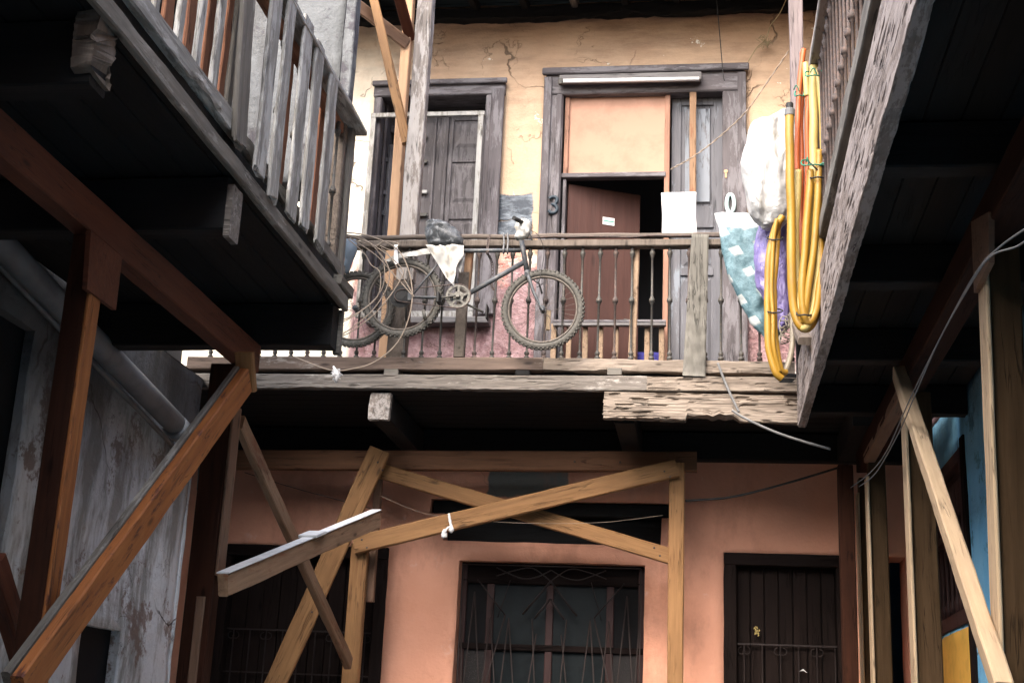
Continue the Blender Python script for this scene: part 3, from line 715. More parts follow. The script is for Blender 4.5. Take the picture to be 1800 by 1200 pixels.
bar(-gw, .96, gw, .96); bar(-gw, zt + .12, gw, zt + .12); bar(-gw, .96, -gw, zt + .12); bar(gw, .96, gw, zt + .12)
f.build('grille', 'grille', lw_)

# ---- lower doors
def plank_door(x0, x1, zt, hw, label, n, scroll):
    d = sub('plank_door', house, (x0, YW, 0)); d['label'] = label
    f = MB(); f.box((x0 + .003, YW - .02, 0), (x0 + hw, YW + .15, zt - hw), .006); f.box((x1 - hw, YW - .02, 0), (x1 - .003, YW + .15, zt - hw), .006); f.build('frame', 'dark_door', d)
    MB().box((x0 + .003, YW - .025, zt - hw + .002), (x1 - .003, YW + .15, zt - .003), .006).build('head', 'dark_x', d)
    f = MB(); w_ = (x1 - x0 - 2 * hw) / n
    for i in range(n): f.box((x0 + hw + i * w_ + .003, YW + .09 + .006 * (i % 2), 0), (x0 + hw + (i + 1) * w_ - .003, YW + .13, zt - hw), .005)
    f.build('leaf', 'dark_door', d)
    f = MB(); zb_ = scroll; f.box((x0 + hw, YW + .045, zb_ - .006), (x1 - hw, YW + .055, zb_ + .006))
    f.box((x0 + hw, YW + .045, zb_ - .35), (x1 - hw, YW + .055, zb_ - .34))
    k = int((x1 - x0) / .14)
    for i in range(k):
        x = x0 + hw + .06 + i * .14; f.tube([(x, YW + .05, 0), (x, YW + .05, zb_ - .01)], .006, 5)
        if i % 2 == 0:
            for s in (-1, 1): f.tube(spline([(x + s * (.02 + .028 * math.sin(a)), YW + .05, zb_ - .05 + .028 * math.cos(a)) for a in [j * .9 for j in range(6)]], 3), .004, 5)
    f.build('grille', 'grille', d); return d
plank_door(LD0, LD1, LDz, .10, 'dark plank door behind the crossed braces', 9, wz(500, 1106))
rd = plank_door(RD0, RD1, RDz, .10, 'dark plank door with a scrap of foil on its grille', 7, wz(1400, 1133))
f = MB(); q = AY(1329, 1112, YW + .04)
for i in range(16):
    a = random.random() * 6.28; r = random.random() * .035; c = q + Vector((r * math.cos(a) * .7, 0, r * math.sin(a) * 1.4)); f.add([c, c + Vector((.012, -.006, .006)), c + Vector((.004, .002, .022))], [(0, 1, 2)])
f.build('foil_scrap', 'hose_p', rd)
q = AY(1405, 1179, YW + .04); MB().prism([q, q + Vector((.03, 0, .02)), q + Vector((.06, 0, -.01)), q + Vector((.03, 0, .005))], (0, -.004, 0)).build('paper_scrap', 'paper', rd)

# ------------------------------------------------------------------ houses along both sides, and an added one behind
XL, XR = -3.75, 1.75
lh = thing('side_house', 'left-hand house with stained grey plaster under its gallery', 'house', (XL, 3, 0))
q0, q1 = AX(140, 1150, XL), AX(206, 1150, XL); zt = AX(172, 1100, XL).z
p0, p1 = AX(0, 700, XL), AX(44, 700, XL)
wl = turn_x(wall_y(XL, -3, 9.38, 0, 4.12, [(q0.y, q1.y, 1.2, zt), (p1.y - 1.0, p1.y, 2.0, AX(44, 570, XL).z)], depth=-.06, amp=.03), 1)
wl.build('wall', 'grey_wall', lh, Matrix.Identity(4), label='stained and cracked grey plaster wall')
MB().box((-5.5, -3, 4.1), (XL - .05, 9.66, 4.16)).box((-5.5, -3, 0), (-5.42, 9.96, 4.1)).build('leak_blocker', 'sooty', lh)  # unseen slab and outer wall, added to stop sky light leaking in
MB().box((XL - .12, -3, 0), (XL - .07, 9.3, 4.1)).build('interior', 'black', lh)
endw = wall_y(9.38, XL - .35, XL + .004, 0, 4.12, [], amp=.03, step=.07, depth=.02); endw.build('wall', 'grey_wall', lh, Matrix.Identity(4), label='broken end of the grey wall')
wl = turn_x(wall_y(XL, -3, 8.4, 4.13, 6.1, [(2.2, 3.1, 4.3, 5.8), (5.6, 6.5, 4.3, 5.8)], depth=-.3, amp=.02), 1)
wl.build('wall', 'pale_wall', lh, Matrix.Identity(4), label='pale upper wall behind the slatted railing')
MB().box((XL - .34, -3, 4.1), (XL - .31, 8.4, 6.1)).build('interior', 'room', lh)
PWX = AY(600, 100, 8.42).x
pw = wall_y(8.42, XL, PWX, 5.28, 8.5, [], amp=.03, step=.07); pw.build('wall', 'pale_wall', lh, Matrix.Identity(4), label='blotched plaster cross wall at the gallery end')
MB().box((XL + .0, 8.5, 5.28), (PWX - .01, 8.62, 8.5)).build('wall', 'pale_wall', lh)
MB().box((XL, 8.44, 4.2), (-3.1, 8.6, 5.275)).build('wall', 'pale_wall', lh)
rf = MB()
for i in range(14): y0 = -3 + i * .9; rf.box((-5, y0, 6.22), (-3.6, y0 + .88, 6.26))
rf.build('roof', 'sooty', lh)
for i in range(16): y0 = -2.8 + i * .75; timber('rafter', 'sooty', (-4.2, y0, 6.16), (-3.6, y0, 6.16), .07, .12, parent=lh)

rh = thing('side_house', 'right-hand house painted blue over yellow under its gallery', 'house', (XR, 3, 0))
s0, s1 = AX(1698, 900, XR), AX(1640, 900, XR); sz0, sz1 = AX(1665, 1112, XR).z, 3.72
wr = turn_x(wall_y(-XR, -3, 11.0, 0, 4.12, [(s0.y, s1.y - .02, sz0, sz1)], depth=-.3, amp=.012), -1)
wr.build('wall', 'blue_wall', rh, Matrix.Identity(4), label='blue painted lower wall')
yy0, yy1 = s0.y + .04, 10.99
yb_ = turn_x(wall_y(-XR + .014, yy0, yy1, 0, sz0 - .03, [], depth=-.01, amp=.008), -1); yb_.build('dado', 'yellow_paint', rh, Matrix.Identity(4))
dk = MB(); dk.box((XR - .022, yy0 - .14, 0), (XR + .02, yy0 - .01, sz1 + .06), .008); dk.jitter(.01, 3).build('corner_board', 'dark_door', rh)
sw = sub('shutter_window', rh, (XR, s0.y, sz0))
f = MB(); f.box((XR - .02, s0.y + .01, sz0), (XR + .1, s0.y + .1, sz1), .005); f.box((XR - .02, s1.y - .1, sz0), (XR + .1, s1.y - .03, sz1), .005)
f.box((XR - .018, s0.y + .101, sz1 - .09), (XR + .1, s1.y - .101, sz1), .005); f.box((XR - .018, s0.y + .101, sz0), (XR + .1, s1.y - .101, sz0 + .1), .005)
f.box((XR - .03, s0.y + .101, sz1 - .56), (XR + .1, s1.y - .101, sz1 - .5), .005)
f.build('frame', 'maroon', sw)
f = MB(); f.box((XR + .04, s0.y + .1, sz1 - .5), (XR + .08, s1.y - .1, sz1 - .09)); f.box((XR + .01, s0.y + .22, sz1 - .42), (XR + .04, s1.y - .22, sz1 - .17), .01); f.build('panel', 'maroon', sw)
for i in range(6):
    y = s0.y + .2 + i * (s1.y - s0.y - .42) / 5; MB().lathe((XR + .02, y, sz0 + .1), (0, 0, 1), [(0, .02), (.08, .026), (.14, .014), (.5, .02), (.86, .014), (sz1 - .56 - sz0 - .1, .022)], 8).build('turned_bar', 'maroon', sw)
MB().box((XR + .12, s0.y, sz0), (XR + .14, s1.y, sz1)).build('backing', 'black', sw)
wu = turn_x(wall_y(-XR, -3, 11.0, 4.13, 8.5, [(5.0, 6.3, 4.3, 7.0)], depth=-.3, amp=.015), -1); wu.build('wall', 'upper', rh, Matrix.Identity(4), label='ochre upper wall behind the iron railing')
for y0 in (4.6, 5.9, 7.2, 8.5, 9.7):
    d_ = MB()
    for i in range(5): d_.box((XR - .06, y0 + i * .22, 4.3), (XR - .02, y0 + i * .22 + .212, 7.1), .005)
    d_.build('door_leaf', 'brown_door', rh)
rf = MB()
for i in range(14): y0 = -3 + i * .9; rf.box((1.0, y0, 8.5), (3, y0 + .88, 8.54))
rf.build('roof', 'sooty', rh)
for i in range(16): y0 = -2.8 + i * .75; timber('rafter', 'sooty', (1.0, y0, 8.42), (1.9, y0, 8.42), .07, .12, parent=rh)
bh = thing('rear_light_block', 'unseen drab house behind the camera, added to limit the light', 'house', (-1, -2.5, 0))  # unseen; added and sized to hold back light from behind the camera
b = wall_y(-2.5, -8, 6, 0, 6.3, [(-2.2, -1, 0, 2.3)], amp=.02, step=.4); b.v = [Vector((p.x, -5 - p.y, p.z)) for p in b.v]; b.f = [q[::-1] for q in b.f]; b.build('wall', 'drab_wall', bh, Matrix.Identity(4))
MB().box((-8, -3.5, 6.3), (6, -2.4, 6.4)).build('roof', 'sooty', bh)
# the gap at the left end of the far gallery
MB().box((-5.4, 9.97, 0), (-5.3, 11, 8)).build('wall', 'room', lh)
# ------------------------------------------------------------------ far balcony
YB = 9.6
fb_ = thing('balcony', 'far timber balcony with thin turned iron balusters and a rotten beam', 'balcony', (-1, YB, 4.1))
def nz1(x, s): return noise.noise(Vector((x, s, 0)))
d = MB()
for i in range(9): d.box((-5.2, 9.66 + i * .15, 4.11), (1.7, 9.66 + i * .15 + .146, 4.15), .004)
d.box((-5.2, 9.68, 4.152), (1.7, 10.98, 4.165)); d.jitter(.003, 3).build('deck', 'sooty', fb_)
timber('deck_edge', 'sooty', (-5.2, 9.69, 4.235), (.6, 9.69, 4.235), .05, .14, parent=fb_, rough=.008)
for k, x in ((0, -4.3), (2, -2.42), (4, -.60), (6, 1.1)):
    big = k in (2, 4)
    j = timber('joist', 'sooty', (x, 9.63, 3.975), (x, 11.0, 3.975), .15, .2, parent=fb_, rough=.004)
    if k == 2:
        timber('joist_end', 'post_grey', (x, 9.57, 3.972), (x, 9.629, 3.972), .158, .205, parent=j, rough=.009, step=.015, rag0=.012)
YF_ = YB - .03
def rt(t): return .010 + .012 * abs(nz1(t * 9, 1)) + .02 * max(0, nz1(t * 3, 4))
x0, xm, x1 = -3.9, AY(1065, 690).x, AY(1398, 700).x
timber('fascia', 'grey_beam', (x0, YF_, 4.148), (xm + .3, YF_, 4.148), .07, .115, parent=fb_, rough=.004, rot=rt, step=.02, fib=.002)
def rt2(t):
    x = xm + t; a, b_ = AY(1212, 730).x, AY(1292, 720).x
    base = .012 + .012 * abs(nz1(t * 14, 2)) + .01 * abs(nz1(t * 50, 8))
    if x < a: return base
    if x < b_: return .085 - .02 * (x - a) / (b_ - a) + .018 * nz1(t * 22, 5)
    if x < b_ + .05: return .06 * (1 - (x - b_) / .05) + .02
    return .012 - .012 * (x - b_ - .05)
timber('rotten_beam', 'rot_beam', (xm - .02, YF_ + .004, 3.985), (x1 + .03, YF_ + .004, 3.965), .08, .205, parent=fb_, rough=.006, rot=rt2, step=.012, rag0=.09, seed=3, fib=.007, label='deeper fascia beam eaten away along its lower edge')
timber('fascia', 'rot_beam', (xm + .301, YF_ - .004, 4.148), (x1 + .03, YF_ - .004, 4.148), .075, .11, parent=fb_, rough=.005, step=.015, fib=.003)
def splin(mb, x, z, n, s=1.0):
    for i in range(n):
        a = random.uniform(-1, 1); px = x + random.uniform(-.5, .5) * s; pz = z + random.uniform(-.01, .01); L = random.uniform(.03, .10)
        h = random.uniform(.003, .008); y = YF_ - .042 - random.random() * .012
        mb.add([(px, y, pz - h), (px, y, pz + h), (px + L, y - .006, pz + a * .01), (px + L * .4, y + .02, pz)], [(0, 2, 1), (0, 1, 3), (0, 3, 2), (1, 2, 3)])
s_ = MB()
for k in range(70): splin(s_, random.uniform(xm, x1 - .35), random.uniform(3.90, 4.19), 1, .1)
for k in range(26): splin(s_, xm - .03 + random.uniform(-.02, .02), random.uniform(3.89, 4.0), 1, .02)
for k in range(30): splin(s_, random.uniform(-2.6, -2.1), random.uniform(4.11, 4.19), 1, .1)
timber('bottom_rail', 'brown_rail', (-3.95, YB, 4.295), (-1.2, YB, 4.30), .09, .10, parent=fb_, rough=.005)
timber('bottom_rail', 'rot_beam', (-1.199, YB, 4.298), (.62, YB, 4.275), .09, .095, parent=fb_, rough=.009, rot=lambda t: .006 + .01 * abs(nz1(t * 8, 3)), step=.03)
for u, v0, v1, m_ in ((690, 650, 664, 'dark_slat'), (1081, 648, 662, 'dark_slat'), (920, 652, 662, 'sooty')):
    a, b_ = AY(u - 13, v1), AY(u + 13, v0); MB().box((a.x, YB - .05, a.z + .002), (b_.x, YB + .05, b_.z - .006), .004).build('spacer', m_, fb_)
a, b_ = AY(1360, 683), AY(1400, 660); MB().box((a.x, YB - .07, a.z), (.64, YB + .05, b_.z), .01).jitter(.008).build('spacer', 'sooty', fb_)
zt = AY(1055, 430).z
timber('top_rail', 'old_stud', (-3.95, YB, 5.262), (.62, YB, 5.245), .09, .055, parent=fb_, rough=.004)
tp = [(x, YB - .02 + .012 * nz1(x * 2, 1), 5.313 + .008 * nz1(x * 3, 7)) for x in [(-3.9 + i * .12) for i in range(38)]]
MB().tube(tp, .021, 8).build('handrail', wood('dark_handrail', (.075, .06, .05), (.16, .13, .11), 'X', dirt=.4), fb_)
tp = [(x, YB - .05 + .01 * nz1(x * 5, 1), 5.295 + .018 * nz1(x * 4, 2)) for x in [(-1.35 + i * .07) for i in range(24)]]
MB().tube(tp, .007, 6).build('loose_wire', 'rust', fb_)


def baluster_mb(x, y, z0, z1, zk, lean=(0, 0)):
    b0 = Vector((x, y, z0)); ax = Vector((lean[0], lean[1], z1 - z0)); L = ax.length; k = zk - z0
    return MB().lathe(b0, ax, [(0, .020), (.022, .021), (.026, .012), (.034, .012), (.040, .018), (.058, .018), (.064, .010), (.075, .0085), (k - .034, .0085), (k - .03, .014), (k - .018, .014), (k - .015, .021), (k + .012, .021), (k + .015, .014), (k + .028, .014), (k + .032, .0085),
                               (L - .10, .0085), (L - .095, .014), (L - .08, .0145), (L - .074, .019), (L - .052, .020), (L - .045, .013), (L - .012, .013), (L, .016)], 8)


zk = 4.805
bx = [AY(u, 615).x for u in (627, 658, 710, 741, 773, 834, 865, 895, 926, 956, 987, 1019, 1050, 1080, 1109, 1145, 1177, 1209, 1239, 1267, 1303, 1335, 1366, 1392)]
bx += [bx[0] - .128 * i for i in range(1, 10)]
proto = None
for i, x in enumerate(sorted(bx)):
    if proto is None:
        proto = baluster_mb(x, YB, 4.343, 5.24, zk).build('baluster', 'iron', fb_, Matrix.Translation((x, YB, 4.343)))
    else:
        o = proto.copy(); link(o, fb_, Matrix.Translation((x, YB, 4.343)) @ Matrix.Rotation(random.uniform(-.008, .008), 4, 'Y'))
        if i % 4 == 2: o.material_slots[0].link = 'OBJECT'; o.material_slots[0].material = M['rust']
def stud(name, mat, u0, v0, u1, v1, wpx, Y=YB + .03, th=.04, lab=None, rough=.004, par=None):
    a, b_ = AY(u0, v0, Y), AY(u1, v1, Y); wd = wpx / 237.0 * Y / 9.6
    return timber(name, mat, b_, a, wd, th, up=(0, 1, 0), parent=par or fb_, rough=rough, label=lab)
stud('stud', 'old_stud', 816, 480, 807, 628, 19, YB + .05, .06)
stud('stud', 'worn_timber', 826, 440, 818, 530, 14, YB + .06, .05)
stud('stud', 'stud', 1118, 432, 1111, 628, 13, YB + .04, .04)
stud('block', 'tan2_timber', 964.5, 546, 962.5, 580, 8, YB + .06, .03)

# patch board nailed over the rail
pb = MB(); a0, a1, a2, a3 = AY(1216, 418), AY(1246, 419), AY(1240, 667), AY(1200, 665); ys_ = YB - .085; n = 34
for i in range(n + 1):
    t = i / n; l_ = a0.lerp(a3, t); r_ = a1.lerp(a2, t)
    for j in range(9):
        p = l_.lerp(r_, j / 8); wv = .006 * math.sin(t * 55 + 1.5 * math.sin(j)) * (1 if t > .35 else .2) + .006 * nz1(t * 9, j * .4)
        ex = .004 * nz1(t * 20, 3 if j == 0 else 7) if j in (0, 8) else 0
        pb.v.append(Vector((p.x + ex, ys_ + wv, p.z)))
for i in range(n):
    for j in range(8): k = i * 9 + j; pb.f.append([k, k + 9, k + 10, k + 1]); pb.sm.append(True)
b0 = len(pb.v)
pb.v += [v + Vector((0, .03, 0)) for v in pb.v[:b0]]
for f_ in list(pb.f): pb.f.append([q + b0 for q in f_][::-1]); pb.sm.append(True)
for i in range(n):
    for j in (0, 8): k = i * 9 + j; pb.f.append([k, k + 9, k + 9 + b0, k + b0][:: (1 if j else -1)]); pb.sm.append(False)
for j in range(8):
    for i in (0, n): k = i * 9 + j; pb.f.append([k, k + 1, k + 1 + b0, k + b0]); pb.sm.append(False)
pb.build('patch_board', wood('wavy_grey_board', (.085, .08, .068), (.17, .16, .14), 'Z', dirt=.3, bd=.01), fb_)

# columns and struts of the far gallery
def column(label, mat, u0, v0, u1, v1, wpx, Y, th, z0, z1, **kw):
    a, b_ = AY(u0, v0, Y), AY(u1, v1, Y); dr_ = (a - b_) / (a.z - b_.z); p = b_ + dr_ * (z0 - b_.z); q = b_ + dr_ * (z1 - b_.z)
    o = timber('timber_column', mat, p, q, wpx / 237.0 * Y / 9.6, th, up=(0, 1, 0), **kw); return tag(o, label, 'column', 'columns of the galleries')
column('peeling pale grey column rising behind the bicycle saddle', 'post_grey', 750, 0, 719, 420, 30, YB + .09, .12, 4.99, 8.0, rough=.006)
column('dark lower post on the rail, behind the rear wheel of the bicycle', 'old_stud', 717, 420, 697, 628, 33, YB + .10, .12, 4.20, 4.985, rough=.006)
column('peach painted column standing close behind the pale grey one', 'post_tan', 712, 120, 677, 610, 18, 10.25, .10, 4.155, 7.95, rough=.003)
column('violet-grey column beside the orange conduits', 'post_violet', 1398, 0, 1402, 180, 24, YB + .06, .12, 4.20, 8.0, rough=.004)
def strut(label, mat, p, q, w_, h_, up=(0, 1, 0), name='brace', group='timber props and braces', cat='brace', **kw):
    return tag(timber(name, mat, p, q, w_, h_, up=up, **kw), label, cat, group)
strut('light brown strut leaning from the eaves onto the pale grey column', 'tan_timber', AY(655, -10, 9.9), AY(715, 252, 9.72), .075, .05)
strut('reddish knee brace under the roof, top of the peach column', 'red_timber', AY(700, -10, 9.9), AY(722, 70, 10.25), .09, .06)
strut('dark board running under the eaves to the peach column', 'brown_timber', AY(618, 2, 9.9), AY(716, 78, 10.2), .10, .04)

# ------------------------------------------------------------------ left balcony
XB = -2.2
lb = thing('balcony', 'left balcony railed with uneven weathered slats, black underneath', 'balcony', (XB, 4, 4.1))
Y0, Y1 = -1.5, 7.56
d = MB()
for i in range(9): d.box((-3.72 + i * .165, Y0, 4.075), (-3.72 + i * .165 + .160, Y1 - .05, 4.115), .004)
d.box((-3.74, Y0, 4.117), (XB - .03, Y1 - .06, 4.13)); d.jitter(.003, 3).build('deck', 'shade_black_y', lb)
for y in (-.4, 1.1, 2.6, 4.2, 5.62, 7.49):
    j = timber('joist', 'sooty', (-3.7, y, 3.935), (XB + .0, y, 3.935), .13, .26, parent=lb, rough=.006)
    if y == 5.62: timber('joist_end', 'grey_beam', (XB + .001, y, 3.90), (XB + .03, y, 3.90), .13, .26, parent=j, rough=.008, step=.01)
    if y == 4.2: timber('joist_end', 'old_stud', (XB - .06, y - .03, 3.96), (XB + .03, y - .03, 3.96), .16, .24, parent=j, rough=.028, step=.012, ragged=.03, fib=.01)
timber('end_board', 'dark_slat', (XB - .02, 7.575, 3.93), (XB + .02, 7.575, 3.93), .04, .28, parent=lb, rough=.006, step=.01)
timber('fascia', 'dark_slat', (-2.165, Y0, 4.088), (-2.165, Y1, 4.10), .035, .085, parent=lb, rough=.005, label='thin brown edge strip')
timber('rim_board', 'shade_black_y', (-2.215, Y0, 4.15), (-2.215, Y1 + .02, 4.16), .04, .16, parent=lb, rough=.005)
def rt3(t):
    y = Y0 + t
    return (.012 + .018 * abs(nz1(t * 10, 3)) + .05 * max(0, nz1(t * 2.2, 9))) if 4.9 < y < 5.6 else .003
timber('bottom_rail', 'grey_slat', (XB + .01, Y0, 4.27), (XB + .01, 5.62, 4.275), .075, .10, parent=lb, rough=.006, rot=rt3, step=.02, ragged=.05)
timber('bottom_rail', 'dark_slat', (XB - .02, 5.66, 4.29), (XB - .02, Y1, 4.30), .07, .09, parent=lb, rough=.010, rot=lambda t: .01 + .03 * abs(nz1(t * 5, 6)), step=.02)
timber('top_rail', 'grey_slat', (XB + .015, Y0, 5.245), (XB + .015, Y1 + .03, 5.245), .12, .035, parent=lb, rough=.004)
timber('rail', 'brown_board', (XB - .05, Y0, 5.19), (XB - .05, Y1, 5.19), .05, .07, parent=lb, rough=.004)
def slat(ua, ub, v, u_top, v_top, mat, zlo, zhi, X, th, rag=.02, lab=None):
    """a board standing in the railing; ua..ub its two edges at image height v"""
    A, B = AX(ua, v, X), AX(ub, v, X); w_ = abs(B.y - A.y) * .84; yc = (A.y + B.y) / 2
    C = AX(u_top, v_top, X) if u_top is not None else Vector((X, yc, zhi))
    sl_ = 0 if u_top is None else (C.y - yc) / max(.2, C.z - (A.z + B.z) / 2)
    zm_ = (A.z + B.z) / 2
    return timber('slat', mat, (X, yc + sl_ * (zlo - zm_), zlo), (X, yc + sl_ * (zhi - zm_), zhi), w_, th, up=(1, 0, 0), parent=lb, rough=.006, rag0=rag, step=.035, label=lab)
XS = XB + .062
slat(407, 432, 250, 431, 60, 'dark_slat', 4.17, 5.35, XS, .025, .04)
slat(443, 466, 300, None, 0, 'grey_slat', 4.15, 5.42, XS, .02, .04)
slat(470, 489, 330, None, 0, 'grey_slat', 4.12, 5.40, XS, .02, .04)
slat(500, 520, 380, None, 0, 'grey_slat', 4.15, 5.30, XS, .02, .015)
slat(524, 541, 400, None, 0, 'grey_slat', 4.17, 5.28, XS, .02, .04)
slat(553, 571, 410, None, 0, 'grey_slat', 4.18, 5.23, XS, .02, .05)
slat(486, 497, 300, None, 0, 'brown_board', 4.3, 5.2, XB - .09, .02)
slat(541, 552, 400, None, 0, 'brown_board', 4.3, 5.2, XB - .09, .02)
slat(392, 404, 200, None, 0, 'dark_slat', 4.28, 5.3, XB - .005, .02)
slat(412, 420, 220, None, 0, 'dark_slat', 4.28, 5.3, XB - .005, .02)
for u, v in ((267, 50), (309, 95), (341, 135), (371, 160), (240, 10)):
    slat(u - 6, u + 7, v, None, 0, 'grey_slat', 4.30, 5.32, XB + .0, .025)
for u, v in ((250, 20), (288, 70), (325, 115), (356, 150), (385, 195)):
    slat(u - 10, u + 11, v, None, 0, 'brown_board', 4.30, 5.32, XB - .085, .02)
for y in (3.95, 3.7, 3.45, 3.2, 2.9, 2.6):
    timber('slat', 'grey_slat', (XB, y, 4.3), (XB, y, 5.32), .07, .025, up=(1, 0, 0), parent=lb)
p2 = None
for u in (574, 586):
    y = AX(u, 320, XB - .02).y; baluster_mb(XB - .02, y, 4.33, 5.17, 4.72).build('baluster', 'iron', lb)
for y in (6.2, 6.5, 6.8): baluster_mb(XB - .03, y, 4.33, 5.17, 4.72).build('baluster', 'iron', lb)
timber('end_post', 'old_stud', (XB - .06, 7.45, 4.2), (XB - .06, 7.45, 5.225), .09, .10, up=(0, 1, 0), parent=lb, rough=.006)
timber('end_post', 'dark_slat', (XB - .0, 7.50, 4.20), (XB - .0, 7.50, 5.225), .035, .06, up=(0, 1, 0), parent=lb, rough=.006)
timber('block', 'dark_slat', (XB + .0, 7.35, 4.19), (XB + .0, 7.62, 4.19), .12, .06, parent=lb, rough=.012)
o = timber('timber_column', 'pale_wall', (AY(614, 100, 8.36).x, 8.36, 4.2), (AY(614, 100, 8.36).x, 8.36, 8.4), .075, .12, up=(0, 1, 0), rough=.008); tag(o, 'plaster-smeared column between the slatted balcony and the house wall', 'column', 'columns of the galleries')

# ------------------------------------------------------------------ right balcony
XG = .65
rb = thing('balcony', 'right balcony with a peeling pink edge board and rusty iron balusters', 'balcony', (XG, 4, 4.1))
Y0, Y1 = -1.5, 9.52
d = MB()
for i in range(7): d.box((XG + .06 + i * .15, Y0, 4.08), (XG + .06 + i * .15 + .146, Y1 + .05, 4.12), .004)
d.box((XG + .06, Y0, 4.122), (XR - .01, Y1 + .04, 4.135)); d.jitter(.003, 3).build('deck', 'shade_black_y', rb)
for y in (-.4, 1.0, 2.4, 3.8, 5.2, 6.6, 8.0, 9.3): timber('joist', 'sooty', (XG + .05, y, 3.975), (1.74, y, 3.975), .12, .2, parent=rb, rough=.006)
def rt4(t): return .006 + .012 * abs(nz1(t * 7, 3)) + .012 * abs(nz1(t * 30, 5))
timber('fascia', 'pink_board', (XG + .01, Y0, 4.06), (XG + .01, Y1 + .02, 4.06), .06, .46, parent=rb, rough=.003, rot=rt4, step=.02, ragged=.04, fib=.0025)
s_ = MB()
for k in range(170):
    y = random.uniform(3.6, 9.4); z = 4.285 + random.uniform(-.012, .012); L = random.uniform(.03, .10); h = random.uniform(.004, .012)
    s_.add([(XG - .01, y, z - h * 2), (XG - .01, y, z + h * random.uniform(1, 4)), (XG - .005, y + L, z - h), (XG + .03, y + L * .4, z)], [(0, 2, 1), (0, 1, 3), (0, 3, 2), (1, 2, 3)])
for k in range(60):
    y = random.uniform(7.4, 9.4); z = random.uniform(3.84, 4.3); L = random.uniform(.03, .12); h = random.uniform(.002, .006)
    s_.add([(XG - .02, y, z - h), (XG - .02, y, z + h), (XG - .032, y + L, z + random.uniform(-.02, .02)), (XG - .0, y + L * .4, z)], [(0, 2, 1), (0, 1, 3), (0, 3, 2), (1, 2, 3)])
timber('deck_edge', 'shade_black_y', (XG + .07, Y0, 4.36), (XG + .07, Y1, 4.36), .05, .13, parent=rb, rough=.01)
timber('bottom_rail', 'dark_slat', (XG + .01, Y0, 4.505), (XG + .01, 9.45, 4.515), .06, .12, parent=rb, rough=.005)
timber('top_rail', 'post_grey', (XG - .01, Y0, 5.60), (XG - .01, 7.55, 5.62), .075, .05, parent=rb, rough=.004)
timber('top_rail', 'dark_slat', (XG + .03, 7.56, 5.59), (XG + .03, 9.5, 5.30), .07, .05, parent=rb, rough=.004)
proto = None; y = 4.9; ys_ = []
while y < 9.4: ys_.append(y); y += .168
for i, y in enumerate(ys_):
    if proto is None: proto = baluster_mb(XG + .01, y, 4.575, 5.58, 4.905).build('baluster', 'rust', rb, Matrix.Translation((XG + .01, y, 4.575)))
    else:
        o = proto.copy(); s_z = 1.0 if y < 7.6 else (5.57 - (y - 7.6) * .14 - 4.575) / 1.005
        link(o, rb, Matrix.Translation((XG + .01, y, 4.575)) @ Matrix.Rotation(random.uniform(-.01, .01), 4, 'X') @ Matrix.Diagonal((1, 1, s_z, 1)))
timber('end_post', 'shade_black_y', (XG + .03, 9.44, 4.0), (XG + .03, 9.44, 4.75), .10, .10, up=(0, 1, 0), parent=rb, rough=.01)
timber('board', 'brown_board', (XG + .12, 8.3, 4.5), (XG + .12, 8.3, 5.9), .3, .03, up=(1, 0, 0), parent=rb)
timber('board', 'old_stud', AX(1418, 600, .6), AX(1395, 560, .6) + Vector((0, 0, .05)), .1, .05, parent=rb, rough=.01)
# ------------------------------------------------------------------ props under the galleries
GP = 'timber props and braces'
XP = -2.66
def post(label, mat, u, v_top, wd, dp, X=None, Y=None, z1=None, xo=0):
    p = AX(u, v_top, X) if X is not None else AY(u, v_top, Y)
    zt = z1 if z1 is not None else p.z
    o = timber('prop_post', mat, (p.x + xo, p.y, 0), (p.x + xo, p.y, zt), wd, dp, up=(0, 1, 0), rough=.002, step=.12, bev=.005)
    return tag(o, label, 'prop', GP)
# left side: beam under the joists with two posts
tag(timber('prop_beam', 'red_timber', (XP - .01, -1, 3.715), (XP - .01, 7.42, 3.715), .10, .17, rough=.003, step=.2), 'long red beam under the left gallery joists, above the two left posts', 'beam', GP)
a = AX(152, 560, XP + .07); a2 = AX(175, 560, XP + .07)
o = timber('prop_post', 'dark_timber', (XP, (a.y + a2.y) / 2, 0), (XP, (a.y + a2.y) / 2, 3.625), .10, .10, up=(0, 1, 0), rough=.002, step=.12); tag(o, 'dark red post with a cleat at its head, near left', 'prop', GP)
PA = (a.y + a2.y) / 2
f = timber('prop_strip', 'orange_timber', (XP + .058, PA + .002, 0), (XP + .058, PA + .002, 3.42), .02, .104, up=(0, 1, 0), rough=.002, step=.12); tag(f, 'lit court side of the near left post, painted orange-red', 'board', GP)  # lit side of the post, put in as an orange strip
A = [AX(u, v, XP + .08) for u, v in ((160, 405), (215, 452), (204, 545), (153, 508))]
mb = MB().prism(A, (-.022, 0, 0)); X_ = (A[2] - A[3]).normalized()
o = mb.build('cleat', 'red_timber'); tag(o, 'red cleat board lapped over the long beam above the near left post', 'cleat', GP)
PB = 7.24
o = timber('prop_post', 'dark_timber', (XP - .09, PB, 0), (XP - .09, PB, 3.62), .15, .12, up=(0, 1, 0), rough=.002, step=.12); tag(o, 'dark post carrying the far end of the long red beam', 'prop', GP)
o = timber('prop_strip', 'brown_timber', (XP - .003, PB + .002, 2.42), (XP - .003, PB + .002, 3.38), .018, .12, up=(0, 1, 0), rough=.002, step=.12); tag(o, 'lit court side of the dark left post, painted brown, above the pale beam', 'board', GP)  # lit side of this post, put in as a lighter brown strip
o = timber('prop_strip', 'brown_timber', (XP - .07, PB - .07, 0), (XP - .07, PB - .07, 2.30), .05, .018, up=(0, 1, 0), rough=.002, step=.12); tag(o, 'brown lath low on the front of the dark left post', 'board', GP)
